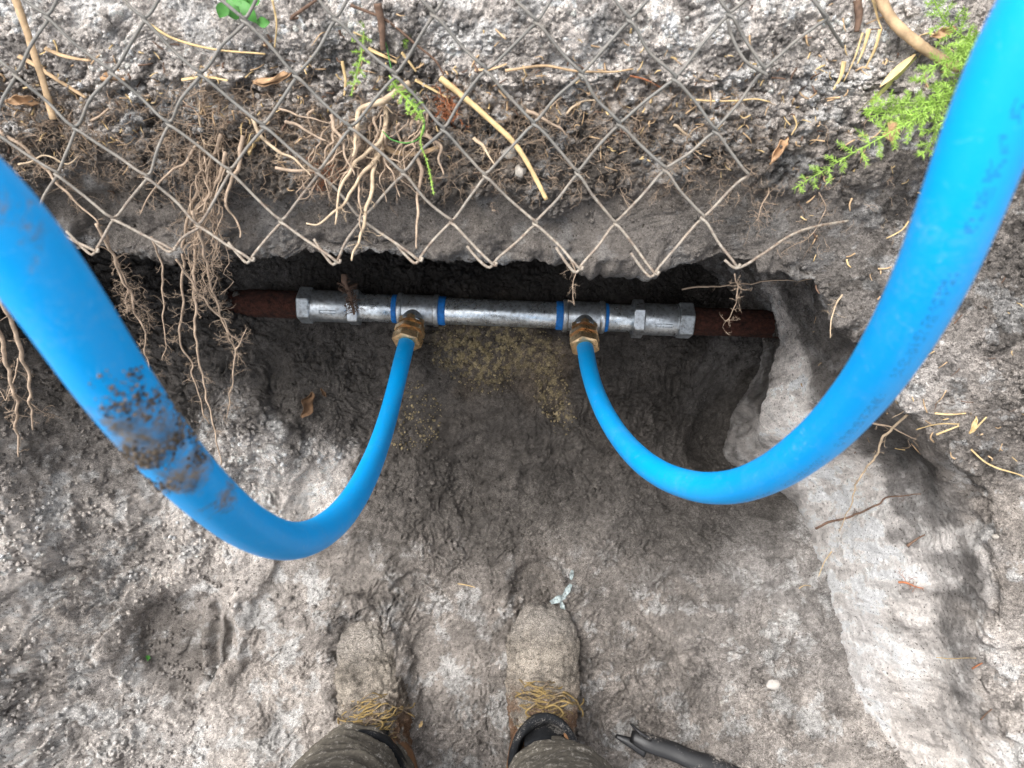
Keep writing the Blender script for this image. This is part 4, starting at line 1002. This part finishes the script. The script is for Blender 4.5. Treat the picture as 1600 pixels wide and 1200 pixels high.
for i, (pth, wd, lab) in enumerate([([(1358,45),(1350,75),(1340,100)], 4.2, 'upright straw leaf left of the dead stalk'), ([(1376,45),(1368,75),(1352,108)], 4.0, 'long straw leaf touching the dead stalk'), ([(1320,95),(1315,118),(1303,140)], 5.0, 'split straw leaf lowest left of the dead stalk'),
     ([(1365,0),(1372,30),(1378,45)], 4.0, 'bent straw leaf at the foot of the dead stalk'), ([(1347,52),(1335,90),(1318,128)], 2.0, 'thin straw stem among the straw leaves')]):
    lying(pth, wd, STRAW, 'straw_leaf', lab, 'straw', lift=.006, squash=.3, taper=.3)
lying([(1340,0),(1342,25),(1338,50)], 7.0, ROOTD, 'stub', 'dark fibrous stub left of the dead stalk', 'stub', lift=.006)
# straw scraps at the right edge
for pth, wd, lab in [([(1462,646),(1485,648),(1510,646)], 2.4, 'uppermost straight straw on the right ledge'), ([(1432,671),(1465,663),(1500,662)], 2.6, 'long straw pointing left on the right ledge'), ([(1463,679),(1480,672),(1498,665)], 2.4, 'short straw below the long one on the right ledge'),
     ([(1520,676),(1532,662),(1541,652)], 2.4, 'straw chip right of the pale husk on the right ledge'), ([(1515,700),(1545,725),(1600,745)], 2.6, 'curved pale stem at the right edge')]:
    lying(pth, wd, STRAW, 'straw', lab, 'straw', lift=.004, squash=.5)
lying([(715,912),(730,915),(742,918)], 1.8, STRAW, 'straw', 'tiny straw bit on the pit floor above the boots', 'straw')
for pth, wd, mt, lab in [([(1463,1028),(1495,1029),(1525,1028)], 1.2, STRAW, 'hair thin straw across the dark band of the right wall'), ([(1300,862),(1287,880),(1278,905)], 1.4, STRAW, 'thin straw sliver at the foot of the right wall'), ([(1248,920),(1257,915),(1268,916)], 1.2, STRAW, 'tiny straw curl left of the right wall foot'),
     ([(1532,1125),(1542,1115),(1550,1108)], 2.0, ROOTD, 'short grey twig at the lower right crest'), ([(1520,1045),(1528,1040),(1535,1036)], 2.2, ROOTR, 'small brown chip in the dark band of the right wall')]:
    lying(pth, wd, mt, 'twig', lab, 'twig', lift=.003)
# small bits of straw, bark and root lying in the topsoil: uncountable litter
for nm, mt, lab, cnt, sd_n in [('straw_litter', STRAW, 'small straw and bark scraps littering the topsoil band', 210, 1), ('root_litter', CANE, 'short broken root bits littering the topsoil band', 330, 2), ('dark_litter', ROOTD, 'short dark root bits littering the bank', 190, 3)]:
    mb = MB()
    for _ in range(cnt):
        x, y = random.uniform(-60, 1300), random.gauss(165, 55)
        if random.random() < .25: x, y = random.uniform(1250, 1620), random.uniform(20, 720)
        if y > 300 and x < 1250: y = random.uniform(100, 260)
        p, nn = hit(x, y, .001); L = random.uniform(.003, .013)*(1.5 if sd_n == 2 else 1); d = rng.normal(0, 1, 3); d -= np.array(nn)*d.dot(np.array(nn))*.8; d /= np.linalg.norm(d)
        c_ = np.array(p); sid = rng.normal(0, .35, 3)
        pts_ = [c_-d*L*.5, c_+sid*L*.25+np.array(nn)*.0012, c_+d*L*.5]; cen, u = spline(pts_, 7)
        tube(mb, cen, np.linspace(1, .6, 7)*random.uniform(.0004, .0012), 4, squash=random.choice((.3, 1.)), rj=.2)
    mb.build(nm, mt, label=lab, cat='litter', kind='stuff')
# bark arc
lying([(592,225),(620,238),(655,240),(690,228)], 7.0, CANE, 'bark_strip', 'weathered grey bark arc under the green vine loop', 'bark', squash=.5, lift=.008)

# ------------------------------------------------------------------ dry leaves and stone
def leaf(px, py, size, mat, label, curl=.8, rot=0., name='dry_leaf', cat='leaf', lift=.013, D=None):
    p, n = hit(px, py, lift); n = (n*.6+(CAMP-p).normalized()*.4).normalized()
    u = Vector((math.cos(rot), math.sin(rot), 0)); u = (u-n*u.dot(n)).normalized(); v = n.cross(u)
    nu_, nv_ = 18, 12; V = []; F = []; sd0 = random.random()*9
    for i in range(nu_+1):
        a = i/nu_*2-1
        wd = max(.04, (1-abs(a)**2.2))*.55*(1+.18*math.sin(a*7+sd0))
        for j in range(nv_+1):
            b = j/nv_*2-1; ang = b*curl*1.4+.25*math.sin(a*4+sd0); rr = wd/(curl*1.4)
            x = a+.1*math.sin(b*5+sd0)*abs(b); y = math.sin(ang)*rr; z = (1-math.cos(ang))*rr*1.2+.14*math.sin(a*5+b*3+sd0)-.12*a*a
            q = p+(u*x+v*y+n*(z*.9))*size
            V.append(q)
    for i in range(nu_):
        for j in range(nv_): a = i*(nv_+1)+j; F.append((a, a+1, a+nv_+2, a+nv_+1))
    m_ = MB().add(V, F); o = m_.build(name, mat, label=label, cat=cat)
    md = o.modifiers.new('thick', 'SOLIDIFY'); md.thickness = .0006; return o
leaf(417, 98, .016, LEAFD, 'brown leaf curled into a tube on the pale sand', 1.9, .2)
leaf(410, 239, .014, STRAW, 'crumpled pale leaf hanging on the bank between two root tangles', 1.5, 1.2)
leaf(190, 146, .012, LEAFD, 'torn brown leaf left of the arched root', .8, .3)
leaf(1205, 252, .015, LEAFD, 'crumpled tan leaf below the right fence wires', 1.5, 1.0)
leaf(1400, 222, .012, LEAFD, 'flat brown leaf under the fern', .5, 1.4)
leaf(470, 632, .021, LEAFB, 'torn damp brown leaf on the pit floor left of the blue pipe', .5, 1.3)
leaf(499, 606, .009, LEAFB, 'small folded brown leaf above the torn one in the pit', 1.2, 2.2)
leaf(30, 172, .012, LEAFD, 'ragged tan leaf near the left end of the fence', 1.1, .2)
leaf(1507, 660, .009, STRAW, 'pale dry husk on the right ledge', 1.6, 1.2, 'husk', 'husk')
leaf(1455, 58, .010, LEAFD, 'small brown leaf behind the dead stalk', 1.0, .3)
leaf(650, 1138, .0055, STRAW, 'tiny yellow leaf scrap right of the left boot', .8, 1.0)
def stone(px, py, s, label, sq=(1, .7, .7), mat=STONE, lift=0, n=3, name='stone'):
    import bmesh
    p, nn = hit(px, py, lift); bm = bmesh.new(); bmesh.ops.create_icosphere(bm, subdivisions=n, radius=1)
    V = np.array([tuple(v.co) for v in bm.verts]); F = [[v.index for v in f.verts] for f in bm.faces]; bm.free()
    V = V*(1+.28*fbm(V, 1.3, 4, random.randrange(999)))[:, None]*np.array(sq)*s
    return MB().add((V+np.array(p)), F).build(name, mat, label=label, cat='stone')
stone(796, 236, .0085, 'rounded grey clod stone behind the yellow cane', (1, .8, .8)); stone(812, 268, .0065, 'smaller grey stone below the rounded one by the cane tip', (.8, 1, .9))
stone(1489, 484, .0022, 'tiny white pebble beside the right blue pipe', mat=flat('white_pebble', (.7, .68, .62)), n=2, name='pebble')
stone(1556, 838, .004, 'pale pebble on the right crest', n=2, name='pebble'); stone(1130, 1098, .0065, 'pale sand lump on the pit floor right of the boots', mat=flat('pale_lump', (.40, .38, .34), .95, bumpd=.004, bs=.9), name='soil_lump')
stone(870, 645, .006, 'yellow brown gravel lump below the right tee', mat=flat('gravel_lump', (.30, .24, .14), .95), name='gravel')
stone(1212, 1070, .012, 'pale soil clod on the lower right floor', (1.2, .8, .6), mat=flat('clod', (.42, .39, .36), .95, bumpd=.004, bs=.9), name='soil_lump')

# ------------------------------------------------------------------ plants
def frond(mb, path, Dl, L0, seed, dens=1.0, needle=.0052):
    """feathery spray: stem with side branchlets bearing needles"""
    pts = [P(x, y, d) for (x, y), d in zip(path, Dl)]
    n = int(30*dens*len(path)/3); cen, u = spline(pts, n); tube(mb, cen, np.linspace(.0007, .0004, n), 4)
    tan = np.gradient(cen, axis=0); tan /= np.linalg.norm(tan, axis=1)[:, None]
    view = np.array(tuple((CAMP-Vector(cen[n//2])).normalized()))
    def needles(c, t, ln, m):
        for _ in range(m):
            d = rng.normal(0, 1, 3); d -= t*d.dot(t)*.6; d /= np.linalg.norm(d); d = d*.8+t*.5
            e = c+d*ln*random.uniform(.6, 1.1); s = np.cross(d, rng.normal(0, 1, 3)); s = s/(np.linalg.norm(s)+1e-9)*.00032
            mb.add([c-s, c+s, e+s*.3, e-s*.3], [(0, 1, 2, 3)])
    for i in range(1, n-1):
        needles(cen[i], tan[i], needle, 9)
        if i % 2 == 0:
            side = 1 if (i//2) % 2 else -1
            out = np.cross(tan[i], view)*side; ln = L0*math.sin(math.pi*min(1, max(.12, u[i]*.85+.08)))*random.uniform(.75, 1.1)
            if ln < .004: continue
            d = out*.85+tan[i]*.35+rng.normal(0, .12, 3); d /= np.linalg.norm(d); m = max(4, int(ln/.0016)); c = cen[i].copy(); cs_ = [c.copy()]
            for q in range(m):
                d = d+rng.normal(0, .04, 3)+np.array([0, 0, -.02]); d /= np.linalg.norm(d); c = c+d*ln/m; cs_.append(c.copy()); needles(c, d, needle*(1-.3*q/m), 9)
            tube(mb, np.array(cs_), .00028, 3, cap=False)
fern = E('feathery_fern', tuple(P(1500, 120, .57)), label='bright green feathery fern at the top right behind the blue pipe', cat='plant')
for k, (pth, Dl, L0, dn) in enumerate([
    ([(1560,60),(1500,130),(1430,185),(1340,235),(1238,296)], [.60,.565,.55,.565,.60], .020, 1.5),
    ([(1540,90),(1510,140),(1480,180),(1440,245)], [.58,.55,.55,.57], .016, 1.3),
    ([(1550,80),(1520,150),(1490,200),(1465,250)], [.58,.55,.55,.57], .014, 1.2),
    ([(1555,70),(1510,60),(1475,30),(1455,-10)], [.58,.54,.53,.52], .016, 1.2),
    ([(1555,90),(1500,90),(1455,105),(1430,130)], [.58,.54,.54,.55], .015, 1.2),
    ([(1560,120),(1510,150),(1450,160),(1365,158)], [.58,.55,.55,.56], .015, 1.2),
    ([(1560,50),(1530,70),(1500,85),(1480,100)], [.56,.53,.53,.54], .016, 1.2),
    ([(1480,160),(1440,170),(1400,175),(1352,172)], [.55,.55,.56,.57], .013, 1.1)]):
    m_ = MB(); frond(m_, pth, Dl, L0, k, dn); m_.build('frond', GREEN, fern)
vine = E('green_vine', tuple(P(650, 200, .56)), label='thin green feathery vine looping over the bank near the centre', cat='plant')
m_ = MB(); vp = [(570,-10),(578,30),(600,60),(612,110),(622,140),(645,160),(662,185),(660,210),(640,223),(612,218),(598,205)]
cen, u = spline([P(x, y, .56) for x, y in vp], 70); tube(m_, cen, .0005, 4); m_.build('stem', GREEN2, vine)
m_ = MB(); frond(m_, [(608,118),(622,140),(645,165),(662,190)], [.555]*4, .008, 3, .9, .003); frond(m_, [(662,195),(657,222),(668,255),(678,305)], [.555,.56,.57,.58], .003, 3, .5, .0025); m_.build('leaves', GREEN, vine)
v2 = E('green_sprig', tuple(P(570, 60, .56)), label='sparse green sprig hanging at the top left of the dark plant stub', cat='plant')
m_ = MB(); frond(m_, [(560,-15),(568,30),(565,80),(548,150)], [.55,.555,.56,.57], .008, 5, 1.0, .003); frond(m_, [(618,30),(628,55),(634,75)], [.555,.56,.565], .007, 5, .8, .003); m_.build('leaves', GREEN, v2)

def blade_leaf(mb, base, d, n, L, wd, bend=.4):
    d = d.normalized(); s = d.cross(n).normalized(); V = []; F = []; m = 9
    for i in range(m+1):
        t = i/m; c = base+d*L*t+n*(math.sin(t*math.pi*.9)*L*bend*.5); ww = wd*math.sin(math.pi*min(.97, t*.9+.07))
        V += [c-s*ww+n*ww*.35, c, c+s*ww+n*ww*.35]
    for i in range(m):
        a = i*3; F += [(a, a+1, a+4, a+3), (a+1, a+2, a+5, a+4)]
    mb.add(V, F)
weed = E('green_weed', tuple(P(370, 15, .56)), label='small broad leaved green weed at the top edge behind the fence', cat='plant')
for (x0, y0, x1, y1, L, wd) in [(368,15,345,12,.016,.006),(370,12,360,-5,.015,.006),(372,14,392,10,.014,.006),(375,16,400,45,.020,.005),(366,18,350,30,.013,.005),(380,20,388,0,.012,.005),(384,24,402,28,.012,.004)]:
    m_ = MB(); p0, n0 = hit(x0, y0, .012); p1, n1 = hit(x1, y1, .012); blade_leaf(m_, p0, p1-p0, (CAMP-p0).normalized(), L, wd); m_.build('leaf', GREEN2, weed)
bld = E('strap_leaf', tuple(P(1390, 115, .58)), label='yellowing strap shaped leaf blade lying below the dead stalk', cat='leaf')
m_ = MB(); p0, n0 = hit(1442, 72, .010); p1, n1 = hit(1338, 160, .008); blade_leaf(m_, p0, p1-p0, n0, (p1-p0).length, .0042, .12); m_.build('blade', BLADE, bld)
m_ = MB(); p0, n0 = hit(1435, 85, .012); p1, n1 = hit(1372, 150, .010); blade_leaf(m_, p0, p1-p0, n0, (p1-p0).length, .003, .12); m_.build('blade', STRAW, bld)
# sprout in the heel print
spr = E('green_sprout', tuple(hit(232, 1026)[0]), label='tiny green sprout in the round heel print', cat='plant')
m_ = MB(); p0, n0 = hit(232, 1026, .002)
for k in range(6): blade_leaf(m_, p0, Vector((math.cos(k), math.sin(k), .4)), Vector((0, 0, 1)), .005, .0018)
m_.build('leaves', GREEN2, spr)

# ------------------------------------------------------------------ foil scrap and black pipe
def foil():
    m_ = MB()
    for (px, py, s, a) in [(876,932,.013,.4),(874,946,.009,1.9),(890,921,.011,1.0),(897,903,.008,1.4)]:
        p, n = hit(px, py, .007); nu_, nv_ = 12, 8; V = []; F = []
        for i in range(nu_+1):
            for j in range(nv_+1):
                u, v = (i/nu_*2-1), (j/nv_*2-1); x = u*s; y = v*s*.45*(1-.5*abs(u))
                q = Vector((x*math.cos(a)-y*math.sin(a), x*math.sin(a)+y*math.cos(a), 0))+p
                f = noise(np.array([[q.x, q.y, 0.]]), 160, 5)[0]*.004+noise(np.array([[q.x, q.y, 0.]]), 420, 6)[0]*.002
                V.append(q+Vector((0, 0, f+.002)))
        for i in range(nu_):
            for j in range(nv_): b = i*(nv_+1)+j; F.append((b, b+nv_+1, b+nv_+2, b+1))
        m_.add(V, F)
    return m_.build('foil_scrap', FOIL, smooth=False, label='crumpled grey foil strip on the soil in front of the right boot', cat='litter')
foil()
hz = .045
pts = [PZ(985, 1150, hz), PZ(1030, 1166, hz+.008), PZ(1080, 1186, hz+.012), PZ(1150, 1212, hz+.02), PZ(1300, 1270, hz+.03), PZ(1420, 1330, hz+.05)]
hose = E('black_pipe', tuple(pts[0]), label='dirty black plastic pipe end lying by the right trouser leg', cat='pipe')
cen, u = spline(pts, 60); rad = .0135*(1+.0*u); rad[:6] *= np.array([.6, .78, .9, .97, 1, 1]); m_ = MB(); cen = cen+np.c_[noise(cen, 20, 1), noise(cen, 20, 2), noise(cen, 20, 3)]*.003; tube(m_, cen, rad, 28, squash=.42, rj=.05); m_.build('tube', BLACKP, hose)
cen2, u = spline([PZ(962, 1150, hz-.004), PZ(985, 1160, hz), PZ(1010, 1172, hz)], 14); m_ = MB(); tube(m_, cen2, np.linspace(.003, .012, 14), 12, squash=.4); m_.build('torn_flap', BLACKP, hose)
m_ = MB(); c0 = PZ(1000, 1150, hz+.016); tube(m_, spline([PZ(985, 1130, hz+.006), PZ(1000, 1145, hz+.016), PZ(1018, 1155, hz+.014)], 12)[0], np.linspace(.002, .0035, 12), 8); m_.build('torn_edge', BLACKP, hose)

# ------------------------------------------------------------------ person: boots and trousers
person = E('person', (-.10, -.20, .03), label='person in mud caked lace up boots and dusty dark trousers standing in the pit', cat='person')
def boot(toe, ankle, seed, mudlift, wf=1.0):
    """toe, ankle: world points on the ground plan; foot 0.30 long"""
    toe = Vector(toe); d = Vector((toe.x-ankle.x, toe.y-ankle.y, 0)).normalized(); s = Vector((d.y, -d.x, 0)); z0 = .018
    Lf = .300
    # stations from toe: (dist back, half width, top height)
    stn = [(0.0, .008, .030), (.006, .026, .044), (.016, .038, .056), (.032, .047, .064), (.055, .0525, .069), (.085, .054, .078), (.115, .051, .092), (.145, .047, .108), (.175, .044, .118), (.21, .042, .120), (.25, .040, .118), (.28, .033, .112), (.297, .018, .10)]
    tq = np.linspace(0, .297, 180); A = np.array(stn); W_ = wf*cr(A[:, 1:2], A[:, 0], tq)[:, 0]; H_ = cr(A[:, 2:3], A[:, 0], tq)[:, 0]
    V = []; F = []; ns = 110
    for i, t in enumerate(tq):
        for j in range(ns):
            a = 2*math.pi*j/ns; ca, sa = math.cos(a), math.sin(a); e = .72
            x = math.copysign(abs(ca)**e, ca)*W_[i]; zc = H_[i]*.5; z = zc+math.copysign(abs(sa)**(.85 if sa > 0 else .55), sa)*zc
            x *= 1-.12*max(0, sa)
            V.append(toe-d*t+s*x+Vector((0, 0, z0+z)))
    for i in range(len(tq)-1):
        for j in range(ns): k = (j+1) % ns; F.append((i*ns+j, (i+1)*ns+j, (i+1)*ns+k, i*ns+k))
    F.append(tuple(range(ns))); F.append(tuple((len(tq)-1)*ns+j for j in range(ns-1, -1, -1)))
    Va = np.array([tuple(v) for v in V]); c = Va.mean(0); rad = Va-np.array([c[0], c[1], z0+.03]); rad /= np.linalg.norm(rad, axis=1)[:, None]
    dsp = .0055*fbm(Va, 28, 4, seed)+.0030*billow(Va, 75, 4, seed+3, .7)*mudlift+.004*mudlift
    # creases over the instep
    back = ((np.array(toe)-Va)@np.array(d)); dsp += -.003*np.exp(-((back-.095)/.004)**2)-.0025*np.exp(-((back-.108)/.003)**2)
    Va = Va+rad*dsp[:, None]
    o = MB().add(Va, F).build('boot', SOIL, person)
    base = np.array([.29, .255, .215]); cv = base*(1+.55*fbm(Va, 30, 5, seed+20, .6)[:, None]+.35*fbm(Va, 110, 3, seed+21)[:, None])
    side = ((Va-np.array(toe))@np.array(s)); kk = sstep(.10, .16, back)*sstep(.1, .35, fbm(Va, 26, 4, seed+22)+.35)
    cv = cv*(1-.8*kk[:, None])+.8*kk[:, None]*np.array([.17, .085, .04]); fr = 1-sstep(.03, .07, back+.012*fbm(Va, 40, 3, seed+23))
    cv = cv*(1-.6*fr[:, None])+.6*fr[:, None]*np.array([.30, .275, .25])
    ca = o.data.color_attributes.new('Col', 'FLOAT_COLOR', 'POINT'); ca.data.foreach_set('color', np.c_[np.clip(cv, .02, .7), np.ones(len(cv))].astype(np.float32).ravel())
    # sole
    m2 = MB(); V = []; 
    for z_ in (0.0, .022):
        for j in range(60):
            a = 2*math.pi*j/60; t = .15-.156*math.cos(a); wv = float(np.interp(t, tq, W_))*1.02+.004 if 0 < t < .297 else .006
            V.append(toe-d*t+s*(wv if a < math.pi else -wv)*min(1, abs(math.sin(a))*3)+Vector((0, 0, z0-.012+z_)))
    m2.add(V, [tuple(range(59, -1, -1)), tuple(range(60, 120))]+[(j, (j+1) % 60, 60+(j+1) % 60, 60+j) for j in range(60)]); m2.build('sole', SOLE, o)
    # ankle shaft, padded collar and tongue
    def up(t, x, z): return toe-d*t+s*x+Vector((0, 0, z0+z))
    ring = lambda t0, rx, ry, z, n=40: [up(t0-ry*math.cos(2*math.pi*j/n), rx*math.sin(2*math.pi*j/n), z) for j in range(n)]
    m3 = MB(); prof = [(.215, .043, .064, .085), (.210, .047, .068, .110), (.207, .049, .070, .135), (.205, .051, .072, .155), (.205, .050, .071, .163), (.205, .044, .065, .164), (.206, .040, .058, .150), (.208, .037, .050, .12)]
    V = []; F = []
    for q in prof: V += ring(*[q[0], q[1], q[2], q[3]])
    for i in range(len(prof)-1):
        for j in range(40): k = (j+1) % 40; F.append((i*40+j, i*40+k, (i+1)*40+k, (i+1)*40+j))
    Va = np.array([tuple(v) for v in V]); Va += np.c_[noise(Va, 25, seed), noise(Va, 25, seed+1), noise(Va, 25, seed+2)]*.004
    m3.add(Va, F); m3.build('collar', COLLAR, o)
    m4 = MB(); V = []; F = []   # leather quarters round the ankle, opening in front
    for i in range(9):
        h = .070+.011*i
        for j in range(33):
            a = math.pi*(.20+1.60*j/32); V.append(up(.212-(.0635-.0002*i)*math.cos(a), (.0475)*math.sin(a), h))
    for i in range(8):
        for j in range(32): F.append((i*33+j, i*33+j+1, (i+1)*33+j+1, (i+1)*33+j))
    Va = np.array([tuple(v) for v in V]); Va += np.c_[noise(Va, 22, seed+7), noise(Va, 22, seed+8), noise(Va, 22, seed+9)]*.005
    q = m4.add(Va, F).build('ankle_leather', LEATHER, o); md = q.modifiers.new('t', 'SOLIDIFY'); md.thickness = .0035
    m5 = MB(); V = []; F = []
    for i in range(10):
        t = .140+.0030*i; h = .098+.0070*i
        for j in range(9): x = (j/8*2-1)*.027; V.append(up(t+.4*abs(x), x, h-.25*abs(x)+.004))
    for i in range(9):
        for j in range(8): F.append((i*9+j, i*9+j+1, (i+1)*9+j+1, (i+1)*9+j))
    q = m5.add(V, F).build('tongue', COLLAR, o); md = q.modifiers.new('t', 'SOLIDIFY'); md.thickness = .004
    # laces: bundles of flat frayed cords across the instep and loose ends
    m6 = MB(); rs = random.Random(seed)
    for i in range(40):
        t = .106+.0015*i+rs.uniform(-.003, .003); h = float(np.interp(t, tq, H_))+.006; x0, x1 = -rs.uniform(.018, .040), rs.uniform(.018, .040)
        P4 = [up(t+rs.uniform(-.006, .006), x0, h-.012), up(t+rs.uniform(-.006, .006), x0*.4, h+rs.uniform(0, .004)), up(t+rs.uniform(-.006, .006), x1*.4, h+rs.uniform(0, .005)), up(t+rs.uniform(-.008, .008), x1, h-.012)]
        cen, u = wig(P4, 22, .006, rs.randrange(999), 60); tube(m6, cen, rs.uniform(.0005, .0012), 5, rj=.4)
    for i in range(6):
        t = .128+rs.uniform(-.008, .014); h = float(np.interp(t, tq, H_))+.008; sg = rs.choice((-1, 1)); Lq = rs.uniform(.03, .06)
        P4 = [up(t, sg*.005, h), up(t-.005, sg*.03, h), up(t+rs.uniform(-.01, .015), sg*(.03+Lq*.4), h-.03), up(t+rs.uniform(-.01, .02), sg*(.03+Lq*.6), h-.055)]
        cen, u = wig(P4, 24, .005, rs.randrange(999), 50); tube(m6, cen, .0013, 5, rj=.3)
    m6.build('laces', LACE, o)
    # kidney-shaped bows
    m7 = MB()
    for sg in (-1, 1):
        P4 = [up(.135, 0, .115), up(.128, sg*.014, .126), up(.140, sg*.026, .122), up(.148, sg*.014, .122), up(.138, 0, .117)]
        cen, u = wig(P4, 26, .003, rs.randrange(999), 60); tube(m7, cen, .0016, 5, rj=.3)
    m7.build('lace_bow', LACE, o)
    return o, up, d
toeR = PZ(851, 948, .06); ankR = PZ(850, 1140, .13)
toeL = PZ(562, 975, .06); ankL = PZ(574, 1140, .13)
toeR.z = toeL.z = 0
bR, upR, dR = boot(toeR, ankR, 40, 1.0); bL, upL, dL = boot(toeL, ankL, 60, 1.5, .88)
# trousers: two wrinkled legs joined at the hips, one continuous surface
def leg(mb, axis_pts, radii, seed, ns=64, n=170):
    cen, u = spline(axis_pts, n); rad = cr(np.array(radii)[:, 1:2], np.array(radii)[:, 0], u)[:, 0]
    V = []; F = []
    for i in range(n):
        for j in range(ns):
            a = 2*math.pi*j/ns; V.append((cen[i][0]+math.cos(a)*rad[i]*.94, cen[i][1]+math.sin(a)*rad[i]*1.05, cen[i][2]+.0))
    V = np.array(V); cc = np.repeat(cen, ns, 0); o = V-cc; o /= np.linalg.norm(o, axis=1)[:, None]
    zz = V[:, 2]; ang = np.arctan2(o[:, 1], o[:, 0])
    low = 1-sstep(.22, .42, zz)
    ph = zz*(2*np.pi/.034)+1.5*np.sin(ang*1.0+seed)+2.2*noise(V, 9, seed)
    fold = (1-np.abs(np.sin(ph*.5)))**1.6*(.45+.8*np.clip(noise(V*np.array([1, 1, .5]), 16, seed+2)+.3, 0, 1))
    dsp = low*(.016*fold-.004)+.0065*fbm(V*np.array([1, 1, .7]), 14, 3, seed+5)+.0012*fbm(V, 90, 2, seed+8)
    V = V+o*dsp[:, None]; V[:ns, 2] += .004*np.sin(ang[:ns]*3)
    for i in range(n-1):
        for j in range(ns): k = (j+1) % ns; F.append((i*ns+j, i*ns+k, (i+1)*ns+k, (i+1)*ns+j))
    F.append(tuple(range(ns-1, -1, -1))); F.append(tuple((n-1)*ns+j for j in range(ns)))
    mb.add(V, F)
tr = MB()
aR = upR(.212, 0, .11); aL = upL(.212, 0, .10)
hipy = -.38
leg(tr, [aR+Vector((.004, -.018, .02)), aR+Vector((.010, -.018, .09)), aR+Vector((.014, -.020, .22)), Vector((.050, -.305, .50)), Vector((.02, -.36, .75)), Vector((-.02, hipy, .95))], [(0, .054), (.06, .068), (.25, .086), (.5, .082), (.75, .095), (1, .11)], 3)
leg(tr, [aL+Vector((-.014, -.004, .0)), aL+Vector((-.022, -.004, .09)), aL+Vector((-.020, -.004, .22)), Vector((-.200, -.30, .50)), Vector((-.18, -.36, .75)), Vector((-.17, hipy, .95))], [(0, .066), (.06, .076), (.25, .084), (.5, .082), (.75, .095), (1, .11)], 8)
# hips
V = []; F = []
for i in range(20):
    z = .84+.018*i; k = i/19
    for j in range(48): a = 2*math.pi*j/48; V.append((-.10+math.cos(a)*(.185-.03*k), hipy+math.sin(a)*(.115-.01*k), z))
for i in range(19):
    for j in range(48): k = (j+1) % 48; F.append((i*48+j, i*48+k, (i+1)*48+k, (i+1)*48+j))
F.append(tuple(range(47, -1, -1))); F.append(tuple(19*48+j for j in range(48))); tr.add(V, F)
to = tr.build('trousers', TROUS, person)
md = to.modifiers.new('join', 'REMESH'); md.mode = 'VOXEL'; md.voxel_size = .0038; md.use_smooth_shade = True
